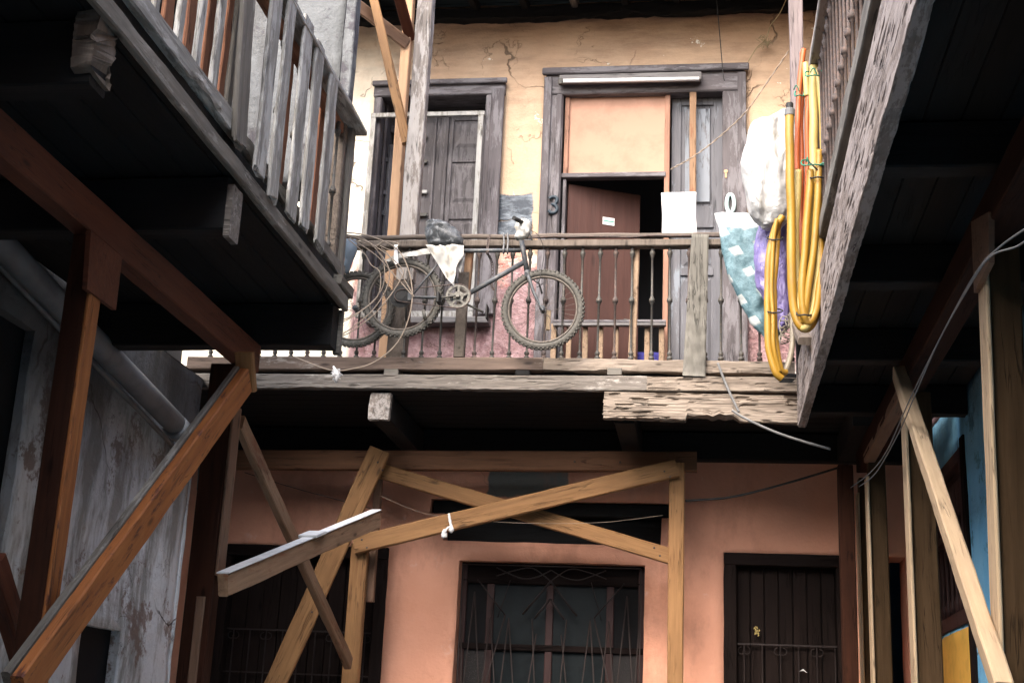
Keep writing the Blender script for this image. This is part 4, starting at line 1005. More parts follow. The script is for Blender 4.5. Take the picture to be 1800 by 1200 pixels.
ba, bb = AX(432, 668, -2.50), AX(35, 1215, -2.50)
strut('long orange brace falling from the dark left post to the bottom left corner', 'orange_timber', ba, bb, .05, .145, up=(1, 0, 0) if False else (0, 0, 1), rough=.003)
strut('grey upper face of the long orange brace, added as a strip', 'dark_slat', ba + Vector((-.045, 0, .012)), bb + Vector((-.045, 0, .012)), .035, .145, rough=.002)  # the brace's own grey face, added as a separate strip
o = timber('beam_end', 'tan_timber', AX(437, 625, -2.52) - Vector((0, .07, 0)), AX(437, 690, -2.52) + Vector((0, -.03, 0)), .05, .10, up=(1, 0, 0), rough=.004, step=.02); tag(o, 'stub of tan timber at the head of the orange brace', 'block', GP)
p = AX(-12, 985, -2.8); q = AX(45, 1170, -2.8)
strut('dark red raking prop at the left margin', 'red_timber', p, q + (q - p) * .4, .07, .1, up=(0, 1, 0))
strut('worn grey-brown brace crossing behind the pale-topped beam', 'worn_timber', AX(421, 742, -2.70), AY(613, 1165, 10.1), .05, .10, up=(0, 0, 1))
D0, D1 = AX(392, 1028, -2.55), AY(662, 912, 9.4)
strut('weathered beam with a pale top strip, slanting up from the dark left post', 'worn_timber', D0, D1, .06, .12, up=(0, 0, 1))
dn = (D1 - D0).normalized(); uu = Vector((0, 0, 1)) - dn * dn.z; uu.normalize()
o = timber('lit_top_strip', 'pale_top', D0 + uu * .066, D1 + uu * .066, .075, .008, up=(0, 0, 1), rough=.001); tag(o, 'lit top face of the slanting weathered beam, painted pale', 'strip', GP)  # sunlit top face of the beam, added as a pale strip
q = D0.lerp(D1, .5) + uu * .078
o = MB(); o.obox(q + Vector((-.0, .04, .01)), dn, uu.cross(dn), uu, .09, .06, .01, .003); o = o.build('block', 'pale_top'); tag(o, 'short pale offcut on the slanting beam where the brace crosses', 'block', GP)
# frame under the far gallery
YP = 10.40
fb2 = tag(timber('prop_beam', 'rust_timber', AY(395, 808, YP), AY(1225, 812, YP), .08, .155, up=(0, 0, 1), rough=.003, step=.2), 'tan beam under the far gallery joists', 'beam', GP)
ye = YP - .1
def pe(u, v): return AY(u, v, ye)
wd = 28 / 2383 * 11.0
p = pe(632, 985); o = timber('prop_post', 'tan_timber', (p.x, ye, 0), (p.x, ye, p.z + .13), wd, .075, up=(0, 1, 0), rough=.003); tag(o, 'tan post left of the barred window', 'prop', GP)
p = pe(650, 895); o = timber('prop_post', 'brown_timber', (p.x + .02, ye + .14, p.z - .7), (p.x + .02, ye + .14, p.z + .3), .06, .06, up=(0, 1, 0), rough=.003); tag(o, 'short brown post behind the top of the tan post', 'prop', GP)
p = pe(1190, 830); o = timber('prop_post', 'tan_timber', (p.x, ye, 0), (p.x, ye, 3.72), 25 / 2383 * 11, .08, up=(0, 1, 0), rough=.003); tag(o, 'slim tan post right of the barred window', 'prop', GP)
gbrace = strut('tan brace rising right with a white rag tied round it', 'tan_timber', AY(623, 958, ye - .08), AY(1190, 822, ye - .08), .135, .05)
hbrace = strut('tan brace falling right from behind the rag-tied one to the slim post', 'tan_timber', AY(660, 825, ye + .06), AY(1178, 977, ye + .06), .12, .05)
jbrace = strut('broad tan board slanting from the gallery beam down to the left', 'tan_timber', AY(668, 790, ye - .06), AY(465, 1245, ye - .06), .035, .17, up=(1, 0, 0))
def nails(par, pts, Y, mat='rust'):
    for u, v in pts:
        q = AY(u, v, Y); MB().lathe(q + Vector((0, .004, 0)), (0, -1, 0), [(0, .008), (.006, .008), (.009, .005)], 8).build('nail', mat, par)
nails(fb2, ((640, 808), (655, 809), (1010, 811), (1090, 812)), YP - .042)
nails(gbrace, ((636, 948), (645, 962), (1168, 828), (1178, 838)), ye - .107)
nails(hbrace, ((1150, 962), (1160, 976)), ye + .033)
nails(jbrace, ((664, 812), (672, 826), (548, 1075), (560, 1052)), ye - .08)
# right side
XQ = 1.13
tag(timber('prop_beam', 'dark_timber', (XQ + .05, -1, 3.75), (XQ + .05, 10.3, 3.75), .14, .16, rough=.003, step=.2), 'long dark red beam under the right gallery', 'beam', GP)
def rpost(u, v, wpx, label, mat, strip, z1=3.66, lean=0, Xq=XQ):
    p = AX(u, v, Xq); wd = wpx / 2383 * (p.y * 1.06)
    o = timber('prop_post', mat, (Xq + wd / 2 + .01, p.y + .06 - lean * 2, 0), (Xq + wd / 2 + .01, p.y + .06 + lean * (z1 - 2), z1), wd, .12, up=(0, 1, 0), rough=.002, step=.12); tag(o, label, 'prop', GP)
    o = timber('prop_strip', strip, (Xq, p.y + .045 - lean * 2, 0), (Xq, p.y + .045 + lean * (z1 - .12 - 2), z1 - .12), .018, .15, up=(0, 1, 0), rough=.002, step=.12)  # lit side of the post, painted as a paler strip
    return tag(o, 'lit court side, painted pale, of the ' + label, 'board', GP)
rpost(1750, 1000, 52, 'thick brown post near the right margin', 'shaded_post', 'tan2_timber', lean=-.09)
rpost(1602, 1000, 40, 'brown post before the maroon shutter', 'shaded_post', 'tan2_timber')
rpost(1530, 1000, 27, 'brown post left of the narrow dark opening', 'shaded_post', 'tan2_timber')
rpost(1512, 1000, 12, 'slender brown post right of the foil-trimmed door', 'shaded_post', 'tan2_timber')
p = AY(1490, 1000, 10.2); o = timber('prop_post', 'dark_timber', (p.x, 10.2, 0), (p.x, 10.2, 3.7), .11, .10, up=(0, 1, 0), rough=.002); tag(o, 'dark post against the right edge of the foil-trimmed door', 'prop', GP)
strut('long pale brace falling to the bottom right corner', 'tan2_timber', AX(1580, 655, XQ - .05), AX(1764, 1215, XQ - .05), .07, .085, up=(0, 0, 1))
strut('short brace leaning up to the head of the long pale brace', 'brown_timber', AX(1590, 690, XQ + .02), AX(1528, 805, XQ + .02), .08, .07)
A = [AX(u, v, XQ - .03) for u, v in ((1707, 390), (1738, 372), (1738, 462), (1712, 515))]
o = MB().prism(A, (.022, 0, 0)).build('cleat', 'brown_timber'); tag(o, 'brown cleat board at the head of the thick right post', 'cleat', GP)

# drain pipe on the left wall
pa, pb_ = AX(-60, 366, XL + .12), AX(358, 796, XL + .12); dv = (pb_ - pa).normalized()
pr = thing('drain_pipe', 'thick grey drain pipe sloping along the left wall', 'pipe', pb_)
MB().tube([pa - dv * 3, pa, pa.lerp(pb_, .5), pb_], .075, 16).build('pipe', 'pipe', pr)
q = AX(312, 752, XL + .12); MB().tube([q - dv * .06, q + dv * .06], .084, 16).build('collar', 'pipe', pr)
MB().tube(spline([pb_ - dv * .05, pb_ + dv * .06, pb_ + Vector((.01, .12, -.10)), pb_ + Vector((.01, .14, -.25))], 5), .082, 16).build('elbow', 'pipe', pr)
q0, q1 = AX(60, 530, XL + .05), AX(325, 805, XL + .05); dv = (q1 - q0).normalized()
tag(MB().tube([q0 - dv * 2, q0, q1], .018, 8).build('conduit', 'pipe'), 'thin grey conduit just under the thick drain pipe', 'pipe')
# ------------------------------------------------------------------ bicycle
YC = 9.40
def P(u, v, dy=0): return AY(u, v, YC + dy)
S = 1 / 240.0


def wheel(parent, c, r, nsp=32, cass=False):
    w_ = sub('wheel', parent, c); c = Vector(c); n = 72; rt_ = .024
    mb = MB()
    for i in range(n):
        a = 2 * math.pi * i / n
        for k in range(10):
            b_ = 2 * math.pi * k / 10; rr = r - rt_ + rt_ * math.cos(b_)
            mb.v.append(c + Vector((rr * math.cos(a), rt_ * .95 * math.sin(b_), rr * math.sin(a))))
    for i in range(n):
        for k in range(10):
            mb.f.append([i * 10 + k, i * 10 + (k + 1) % 10, ((i + 1) % n) * 10 + (k + 1) % 10, ((i + 1) % n) * 10 + k]); mb.sm.append(True)
    for i in range(58):      # tread knobs
        a = 2 * math.pi * i / 58
        for s, rr, ao in ((-1, r - .006, 0), (1, r - .006, 0), (-.35, r + .001, .5), (.35, r + .001, .5)):
            a2 = a + ao * 2 * math.pi / 58; X = Vector((math.cos(a2), 0, math.sin(a2))); T = Vector((-math.sin(a2), 0, math.cos(a2)))
            mb.obox(c + X * rr + Vector((0, s * .02, 0)), X, Vector((0, 1, 0)), T, .005, .006, .0065)
    mb.build('tyre', 'tyre', w_)
    rm = MB(); ri = r - .048
    prof = [(0, .012), (.008, .012), (.014, .006), (.014, -.006), (.008, -.012), (0, -.012)]
    for i in range(n):
        a = 2 * math.pi * i / n
        for (dr_, y) in prof: rm.v.append(c + Vector(((ri - dr_) * math.cos(a), y, (ri - dr_) * math.sin(a))))
    for i in range(n):
        for k in range(6): rm.f.append([i * 6 + k, i * 6 + (k + 1) % 6, ((i + 1) % n) * 6 + (k + 1) % 6, ((i + 1) % n) * 6 + k]); rm.sm.append(True)
    rm.build('rim', 'rim', w_)
    sp = MB()
    for i in range(nsp):
        a = 2 * math.pi * i / nsp; s = 1 if i % 2 else -1; o_ = a + (1 if (i // 2) % 2 else -1) * .9
        sp.tube([c + Vector((.018 * math.cos(o_), s * .03, .018 * math.sin(o_))), c + Vector(((ri - .01) * math.cos(a), 0, (ri - .01) * math.sin(a)))], .0013, 4, caps=False)
    sp.build('spokes', 'spoke', w_)
    MB().lathe(c + Vector((0, -.045, 0)), (0, 1, 0), [(0, .006), (.008, .008), (.012, .022), (.016, .022), (.02, .014), (.07, .014), (.074, .022), (.078, .022), (.09, .006)], 12).build('hub', 'bike', w_)
    if cass:
        mb = MB(); y = -.05
        for k, rr in enumerate((.086, .076, .064, .052, .042, .032)):
            nt_ = int(rr * 500); prof = []
            pts = []
            for i in range(nt_ * 2):
                a = math.pi * i / nt_; q = rr + (.003 if i % 2 else -.002); pts.append(c + Vector((q * math.cos(a), -.028 - k * .005, q * math.sin(a))))
            mb.prism(pts, (0, .0025, 0))
        mb.build('cassette', 'rubber', w_)
    return w_


bk = thing('bicycle', 'dusty dark mountain bicycle tied by its top tube to the far railing', 'bicycle', P(830, 600))
RW, FW = P(707, 523), P(954, 544)
wheel(bk, RW, .307, cass=True); wheel(bk, FW, .306)
f = MB(); bbp = P(808, 525)
def tb(a, b_, r, n=10): f.tube([a, b_], r, n)
hd0, hd1 = P(917, 424), P(926, 476)
tb(P(786, 441), P(919, 440), .016); tb(P(921, 461), bbp, .0195, 12); tb(P(788, 428), bbp, .015)
tb(hd0 + (hd0 - hd1) * .05, hd1, .019, 12)
for dy in (-.05, .05):
    tb(P(784, 446, dy * .3), P(724, 520, dy * 1.3), .0075); tb(bbp + Vector((0, dy * .6, 0)), P(722, 522, dy * 1.3), .009)
    f.box(P(716, 527, dy * 1.3 - .003), P(727, 514, dy * 1.3 + .003), .001)
f.tube([bbp + Vector((0, -.045, 0)), bbp + Vector((0, .045, 0))], .022, 12)
f.build('frame', 'bike', bk)
f = MB()
tb(hd1, P(928, 484), .022, 12)
for dy in (-.05, .05):
    f.tube(spline([P(927, 482, dy * .5), P(931, 492, dy), P(938, 513, dy), P(947, 532, dy), P(955, 546, dy)], 5), [.014] * 6 + [.0125] * 8 + [.009] * 7, 10)
tb(P(925, 483, -.05), P(931, 483, .05), .014)
f.build('fork', 'bike', bk)
f = MB(); tb(P(945, 491, -.07), P(951, 508, -.055), .005, 6); tb(P(938, 492, -.06), P(949, 500, -.06), .006, 6); tb(P(948, 500, -.055), P(953, 516, -.05), .007, 6); tb(P(944, 505, -.06), P(955, 498, -.06), .003, 6)
f.build('brake', 'rubber', bk)
f = MB(); tb(hd0, P(914, 412), .013); tb(P(914, 412), P(913, 402, -.06), .015)
f.tube(spline([P(925, 402, .28), P(918, 400, .1), P(913, 400, -.06), P(918, 396, -.12)], 5), .0125, 10)
f.build('handlebar', 'bike', bk)
f = MB(); f.tube([P(920, 392, -.19), P(903, 383, -.30)], .0165, 10); f.tube([P(921, 393, -.14), P(933, 414, -.18), P(935, 422, -.2)], .005, 6); f.build('grip', 'rubber', bk)
# chainset
cr = sub('chainset', bk, bbp)
mb = MB(); cc = bbp + Vector((0, -.055, 0)); n = 44
def ring(mb, ro, ri_, y, t=.003, n=44, teeth=True):
    vo = []
    for k in range(2):
        for i in range(n * 2):
            a = math.pi * i / n; q = ro + (.003 if (teeth and i % 2) else 0); vo.append(cc + Vector((q * math.cos(a), y + k * t, q * math.sin(a))))
        for i in range(n * 2):
            a = math.pi * i / n; vo.append(cc + Vector((ri_ * math.cos(a), y + k * t, ri_ * math.sin(a))))
    m = n * 2; fs = []
    for i in range(m):
        j = (i + 1) % m
        fs += [(i, j, m + j, m + i)[::-1], (2 * m + i, 2 * m + j, 3 * m + j, 3 * m + i), (i, j, 2 * m + j, 2 * m + i), (m + i, m + j, 3 * m + j, 3 * m + i)[::-1]]
    mb.add(vo, fs)
ring(mb, .092, .076, -.008); ring(mb, .076, .066, .002, teeth=False); ring(mb, .04, .014, -.004, teeth=False)
for i in range(5):
    a = math.pi * .4 * i + .3; X = Vector((math.cos(a), 0, math.sin(a))); T = Vector((-math.sin(a), 0, math.cos(a))); mb.obox(cc + X * .056 + Vector((0, -.003, 0)), X, Vector((0, 1, 0)), T, .026, .003, .009)
mb.build('chainring', 'chainring', cr)
f = MB(); e = P(772, 524, -.09); tb(cc + Vector((0, -.025, 0)), e, .009, 8); f.tube([cc + Vector((0, -.035, 0)), cc + Vector((0, .0, 0))], .016, 10); f.build('crank', 'chainring', cr); f = MB()
e2 = P(850, 549, .09); tb(bbp + Vector((0, .06, 0)), e2, .009, 8); f.build('crank', 'chainring', cr)
f = MB(); f.box(P(853, 558, .06), P(860, 541, .16), .004); f.build('pedal', 'rubber', cr); f = MB(); f.box(P(766, 530, -.19), P(776, 519, -.10), .004); f.build('pedal', 'rubber', cr)
f = MB(); c1 = RW + Vector((0, -.05, 0)); mb = MB()
cy = []
for k in range(9): a_ = -math.pi / 2 + math.pi * k / 8; cy.append(cc + Vector((.094 * math.cos(a_), -.008, .094 * math.sin(a_))))
for k in range(9): a_ = math.pi / 2 + math.pi * k / 8; cy.append(c1 + Vector((.047 * math.cos(a_), 0, .047 * math.sin(a_))))
f.tube(cy, .0045, 6, closed=True)
for s in ():
    p, q = c1 + Vector((0, 0, s * .045)), cc + Vector((0, -.008, s * .092)); L = (q - p).length; k = int(L / .0127); dd = (q - p).normalized()
    for i in range(k): f.obox(p + dd * (i + .5) * .0127, dd, Vector((0, 1, 0)), dd.cross(Vector((0, 1, 0))), .0055, .004 if i % 2 else .0025, .0038)
f.build('chain', 'rust', bk)
f = MB(); q = P(776, 540, -.05); tb(P(775, 520, -.05), q, .006, 6); f.build('derailleur', 'rubber', bk); f = MB(); tb(P(744, 545, -.06), P(748, 562, -.06), .012, 8); f.build('reflector', 'chainring', bk)
f = MB(); tb(P(789, 430), P(787, 452), .0125, 10); f.build('seat_post', 'chainring', bk)
for nm, pts in (('brake_cable', [(930, 404, -.15), (945, 412, -.14), (954, 430, -.1), (956, 450, -.08), (951, 480, -.07), (948, 495, -.06)]),):
    MB().tube(spline([P(*q) for q in pts], 6), .0025, 6).build(nm, 'wire_black', bk)

# second bicycle wheel partly hidden by the left balcony
w2c = AY(626, 543, YC + .13)
ob = thing('spare_wheel', 'loose knobbly bicycle wheel overlapped by the rear wheel, left end of the railing', 'wheel', w2c)
tmp = wheel(ob, w2c, .300)
for ch in list(tmp.children):
    wfr = W[ch.name]; ch.parent = ob; ch.matrix_basis = W[ob.name].inverted() @ wfr
bpy.data.objects.remove(tmp)


def loft(levels, Y, depth, amp, nseg=20, sub_=4, seed=0, pw=1.0, crease=9, zs=.55):
    """closed bag: levels of (v, u_left, u_right) in picture rows turned into a solid of the given depth at distance Y"""
    mb = MB(); rows = []
    for i in range(len(levels) - 1):
        for k in range(sub_):
            t = k / sub_; rows.append([levels[i][q] * (1 - t) + levels[i + 1][q] * t for q in range(3)])
    rows.append(list(levels[-1])); m = len(rows)
    for i, (v, ul, ur) in enumerate(rows):
        a, b_ = AY(ul, v, Y), AY(ur, v, Y); c = (a + b_) / 2; hw = max((b_ - a).length / 2, .004); e = math.sin(math.pi * (i + .6) / (m + .2)) ** .6
        for k in range(nseg):
            th = 2 * math.pi * k / nseg; cx, sy = math.cos(th), math.sin(th)
            p = c + Vector((cx * hw, sy * depth / 2 * e, 0))
            q = p * crease + Vector((seed, seed, seed)); q.z *= zs
            rn = (abs(noise.noise(q)) + .5 * abs(noise.noise(q * 2.3)) + .25 * abs(noise.noise(q * 5))) - .35
            mb.v.append(p + Vector((cx * .5, sy, 0)) * rn * amp + noise.noise_vector(q * 3) * amp * .15)
    for i in range(m - 1):
        for k in range(nseg): mb.f.append([i * nseg + k, (i + 1) * nseg + k, (i + 1) * nseg + (k + 1) % nseg, i * nseg + (k + 1) % nseg]); mb.sm.append(True)
    mb.f.append(list(range(nseg))); mb.sm.append(True); mb.f.append([(m - 1) * nseg + k for k in range(nseg)][::-1]); mb.sm.append(True)
    return mb


o = loft([(389, 752, 758), (391, 751, 774), (400, 750, 798), (410, 749, 808), (420, 750, 813), (430, 754, 814), (437, 760, 806)], YC, .20, .05, 28, 4, 3, crease=16).build('saddle_cover', 'bag_dark')
tag(o, 'crumpled grey plastic bag tied over the bicycle saddle', 'plastic bag')
def sheet(name, mat, poly, Y, amp, th=.004, n=16, label=None, cat=None, seed=0, sc=9):
    """cloth hanging as a grid between a left and a right edge, each given as picture points top to bottom"""
    L, Rr = poly; mb = MB()
    def along(pts, t):
        x = t * (len(pts) - 1); i = min(int(x), len(pts) - 2); a, b_ = pts[i], pts[i + 1]; k = x - i; return a[0] + (b_[0] - a[0]) * k, a[1] + (b_[1] - a[1]) * k
    for i in range(n + 1):
        l_, r_ = along(L, i / n), along(Rr, i / n)
        for j in range(n + 1):
            s = j / n; p = AY(l_[0] + (r_[0] - l_[0]) * s, l_[1] + (r_[1] - l_[1]) * s, Y)
            q = p * sc + Vector((seed, seed, 0)); q.z *= .5; p.y += (abs(noise.noise(q)) + .5 * abs(noise.noise(q * 2.2)) - .3) * amp * 2
            mb.v.append(p)
    b0 = len(mb.v); mb.v += [v + Vector((0, th, 0)) for v in mb.v[:b0]]; w_ = n + 1
    for i in range(n):
        for j in range(n):
            k = i * w_ + j; mb.f.append([k, k + w_, k + w_ + 1, k + 1]); mb.sm.append(True); mb.f.append([b0 + k + 1, b0 + k + w_ + 1, b0 + k + w_, b0 + k]); mb.sm.append(True)
    for i in range(n):
        for (k1, k2) in ((i * w_, (i + 1) * w_), (i * w_ + n, (i + 1) * w_ + n), (i, i + 1), (n * w_ + i, n * w_ + i + 1)): mb.f.append([k1, k2, b0 + k2, b0 + k1]); mb.sm.append(False)
    o = mb.build(name, mat)
    return tag(o, label, cat)
sheet('rag', 'cloth_white', ([(749, 432), (762, 452), (786, 490), (797, 502)], [(815, 430), (815, 450), (802, 470), (798, 503)]), YC - .07, .05, label='white rag hanging in a point below the saddle', cat='cloth', seed=1)
sheet('rag', 'cloth_white', ([(752, 436), (725, 441), (700, 446), (674, 457)], [(757, 446), (735, 449), (705, 452), (684, 459)]), YC - .06, .015, label='narrow white rag stretched over the rear tyre', cat='cloth', seed=4)
sheet('rag', 'cloth_white', ([(806, 454), (803, 466)], [(816, 452), (809, 480)]), YC - .04, .01, label='small dirty rag tip right of the saddle', cat='cloth', seed=5, n=6)
o = loft([(386, 915, 924), (390, 909, 930), (398, 906, 933), (408, 908, 932), (416, 906, 928), (421, 907, 921)], YC - .17, .10, .045, 20, 4, 8, crease=14).build('handlebar_cover', 'cloth_white')
tag(o, 'dirty white bag knotted over the handlebar grip', 'plastic bag')
# chain lock and ties on the rail
mb = MB()
pts = spline([AY(861, 414, 9.5), AY(858, 424, 9.48), AY(857, 436, 9.4), AY(857, 446, 9.40), AY(861, 452, 9.5), AY(866, 470, 9.53), AY(864, 500, 9.54), AY(868, 508, 9.53)], 5)
for i in range(0, len(pts) - 1, 1):
    a, b_ = pts[i], pts[i + 1]; d_ = (b_ - a); L = d_.length; d_.normalize(); sd_ = d_.cross(Vector((0, 1, 0)) if i % 2 else Vector((.3, .8, .2))).normalized(); c = (a + b_) / 2
    mb.tube([c + d_ * math.cos(t) * max(L, .02) * .62 + sd_ * math.sin(t) * .009 for t in [k * math.pi / 4 for k in range(8)]], .0032, 5, closed=True)
tag(mb.build('lock_chain', 'rust'), 'rusty chain looped round the top tube and the rail', 'chain')
mb = MB()
for u in (885, 892):
    mb.tube(spline([AY(u, 412, 9.53), AY(u + 1, 425, 9.50), AY(u, 436, 9.375), AY(u, 446, 9.40), AY(u + 1, 441, 9.46), AY(u, 425, 9.66), AY(u, 412, 9.6)], 5, True), .006, 6, closed=True)
tag(mb.build('tie_wire', 'wire_grey'), 'pair of grey ties binding the top tube to the rail', 'tie')
for (u, v, lab) in ((696, 432, 'pale strap hanging over the left rear tyre'),):
    sheet('strap', 'paper', ([(693, 430), (692, 463)], [(699, 430), (700, 464)]), YC - .09, .01, label=lab, cat='strap', n=8)
# cable bundle
cabs = [[(606, 412), (640, 420), (672, 455), (674, 500), (655, 530), (625, 552), (603, 562)],
        [(606, 414), (650, 428), (682, 468), (680, 505), (655, 545), (620, 575), (600, 588)],
        [(610, 412), (655, 430), (705, 470), (702, 495), (665, 545), (625, 578), (603, 590)],
        [(602, 408), (650, 415), (700, 440), (722, 490), (722, 545), (700, 600), (660, 635), (620, 648), (580, 650), (520, 628)],
        [(615, 418), (660, 448), (690, 480), (725, 519)], [(612, 420), (640, 445), (652, 465), (668, 480), (664, 520), (630, 550), (602, 566)],
        [(670, 436), (685, 450), (710, 490), (728, 522)], [(625, 422), (660, 432), (675, 424), (700, 428), (690, 440), (668, 432)]]
mb = MB()
for i, c in enumerate(cabs):
    mb.tube(spline([AY(u, v, YC - .12 - .02 * (i % 3) + .01 * math.sin(k * 2 + i)) for k, (u, v) in enumerate(c)], 8), .0042 if i != 3 else .005, 6)
tag(mb.build('cable_bundle', 'wire_tan'), 'loose loops of tan cable hanging over the rear wheel', 'cables')
mb = MB(); q = AY(592, 655, YC - .16)
for i in range(60):
    a = random.uniform(0, 6.28); r = random.uniform(.01, .045); c = q + Vector((r * math.cos(a) * .7, random.uniform(-.015, .015), r * math.sin(a) * 1.0 - .01)); t = Vector((random.uniform(-1, 1), random.uniform(-1, 1), random.uniform(-1, 1))).normalized() * .02
    mb.add([c, c + t, c + t.cross(Vector((0, 1, .3))) * .9, c + Vector((.004, -.012, .004))], [(0, 1, 2), (0, 2, 3), (0, 3, 1), (1, 3, 2)])
mb.tube([q + Vector((-.03, 0, .05)), q, q + Vector((.005, 0, -.07))], [.006, .02, .01], 6)
tag(mb.build('knotted_rag', 'paper'), 'small knot of white plastic on the cable below the rail', 'rag')
o = loft([(421, 608, 626), (440, 606, 627), (460, 606, 620), (480, 604, 613)], 9.46, .09, .02, 16, 4, 12).build('hanging_bag', plain('blue_grey_rag', (.17, .21, .25), .7, scale=10, bd=.01)); tag(o, 'blue-grey bag wedged between the slatted balcony post and the far rail', 'plastic bag')

# ------------------------------------------------------------------ things at the right-hand corner
o = loft([(195, 1372, 1391), (202, 1364, 1394), (215, 1325, 1395), (232, 1320, 1395), (252, 1314, 1395), (275, 1306, 1396), (290, 1302, 1396), (310, 1305, 1395), (335, 1308, 1394), (355, 1312, 1393), (375, 1318, 1392), (388, 1326, 1388), (397, 1336, 1378), (402, 1346, 1362)], 8.9, .30, .075, 64, 6, 21, crease=6, zs=.35).build('white_bag', 'bag_white')
tag(o, 'big stuffed white plastic bag hanging left of the yellow hoses', 'plastic bag')
o = loft([(380, 1350, 1390), (395, 1332, 1392), (430, 1327, 1388), (455, 1326, 1386), (480, 1325, 1384), (505, 1330, 1384), (530, 1345, 1386), (565, 1360, 1388), (580, 1366, 1384)], 9.12, .16, .07, 48, 6, 33, crease=9, zs=.3).build('lilac_bag', 'bag_purple')
tag(o, 'lilac plastic bag behind the thin bunch of hoses', 'plastic bag')
o = loft([(374, 1258, 1345), (395, 1262, 1350), (430, 1267, 1352), (460, 1274, 1356), (490, 1284, 1360), (520, 1295, 1364), (545, 1308, 1366), (570, 1322, 1370), (590, 1340, 1376), (602, 1352, 1372)], 9.34, .12, .05, 48, 6, 41, crease=7).build('checked_sack', 'teal')
tag(o, 'teal sack printed with pale squares, white band on top', 'sack')


def hosebunch(name, label, items, n=10):
    t = thing(name, label, 'hose', items[0][1][0])
    for i_, (mat, pts, r, part) in enumerate(items):
        sp_ = [p + noise.noise_vector(p * 4 + Vector((r * 900, i_ * 3, 0))) * (.010 if len(pts) > 3 else 0) for p in spline(pts, n)]
        MB().tube(sp_, [r * (1 + .07 * noise.noise(p * 9)) for p in sp_], 12).build(part, mat, t)
    return t
YH = 7.5
def H(u, v, d=0): return AY(u, v, YH + d)
k_ = .0260
hosebunch('hose_coil', 'big bunch of thick yellow hoses hanging at the rail end, right', [
    ('hose_p', [H(1432, 116), H(1430, 200), H(1429, 300), H(1424, 380), H(1414, 470), H(1405, 545), H(1409, 570), H(1425, 560), H(1440, 490), H(1449, 400), H(1450, 300), H(1445, 180), H(1438, 122)], k_, 'hose'),
    ('hose_y', [H(1388, 200, -.02), H(1389, 300, -.02), H(1391, 400, -.02), H(1393, 500, -.02), H(1400, 555, -.02), H(1414, 577, -.02), H(1432, 560, .02), H(1446, 500, .04), H(1452, 400, .06), H(1453, 300, .06), H(1448, 200, .06), H(1443, 128, .05)], k_, 'hose'),
    ('hose_p', [H(1402, 300, .05), H(1401, 400, .05), H(1401, 500, .04), H(1405, 560, .0), H(1416, 575, -.05), H(1430, 540, -.05), H(1438, 450, -.05), H(1437, 350, -.05), H(1440, 268, -.05)], k_ * .8, 'hose'),
    ('hose_y', [H(1424, 300, -.07), H(1420, 380, -.07), H(1412, 470, -.07), H(1410, 540, -.07), H(1420, 566, -.06), H(1434, 540, -.05), H(1443, 470, -.05), H(1441, 380, -.06), H(1434, 320, -.06)], k_ * .8, 'hose'),
    ('hose_y', [H(1440, 266, -.09), H(1437, 350, -.09), H(1430, 430, -.09), H(1418, 520, -.08), H(1413, 568, -.04)], k_ * .75, 'hose'),
    ('rubber', [H(1388, 182, -.02), H(1388, 193, -.02)], .021, 'hose_end'), ('wire_grey', [H(1388, 192.5, -.02), H(1388, 204, -.02)], .029, 'coupling')])
hosebunch('hose_coil', 'thin bunch of yellow hoses below the white bag', [
    ('hose_y', [AY(1374, 385, 8.6), AY(1364, 400, 8.6), AY(1352, 450, 8.6), AY(1349, 520, 8.6), AY(1351, 600, 8.6), AY(1361, 650, 8.6), AY(1373, 665, 8.62)], .0235, 'hose'),
    ('hose_y', [AY(1376, 380, 8.64), AY(1368, 400, 8.64), AY(1362, 460, 8.62), AY(1360, 530, 8.62), AY(1363, 600, 8.62), AY(1372, 648, 8.62), AY(1382, 655, 8.65)], .0215, 'hose'),
    ('hose_g', [AY(1372, 662, 8.66), AY(1383, 650, 8.68), AY(1391, 620, 8.7), AY(1394, 570, 8.72), AY(1393, 520, 8.75)], .019, 'hose'),
    ('hose_y', [AY(1366, 385, 8.56), AY(1359, 440, 8.57), AY(1357, 520, 8.57), AY(1360, 600, 8.57), AY(1370, 655, 8.6)], .014, 'hose')])
hosebunch('conduit_bunch', 'orange conduits tied upright beside the violet-grey column', [
    ('hose_o', [H(1412, 88, .1), H(1406, 140, .1), H(1403, 220, .1), H(1402, 300, .1)], .016, 'conduit'),
    ('hose_o', [H(1411, 92, .14), H(1410, 150, .14), H(1407, 250, .14), H(1408, 350, .14), H(1411, 450, .14)], .016, 'conduit'),
    ('hose_o', [H(1417, 125, .08), H(1419, 200, .08), H(1419, 300, .08), H(1414, 400, .08), H(1412, 480, .08)], .015, 'conduit'),
    ('hose_p', [H(1416, 112, .09), H(1417, 130, .08), H(1419, 170, .08)], .020, 'sleeve')])
def ties(label, mat, rings, r=.004):
    mb = MB()
    for (u, v, ru, rv, d_) in rings:
        mb.tube([H(u + ru * math.cos(a), v + rv * math.sin(a) + 2 * math.sin(3 * a), d_ - .08 * math.sin(a)) for a in [i * math.pi / 8 for i in range(16)]], r, 5, closed=True)
    return mb
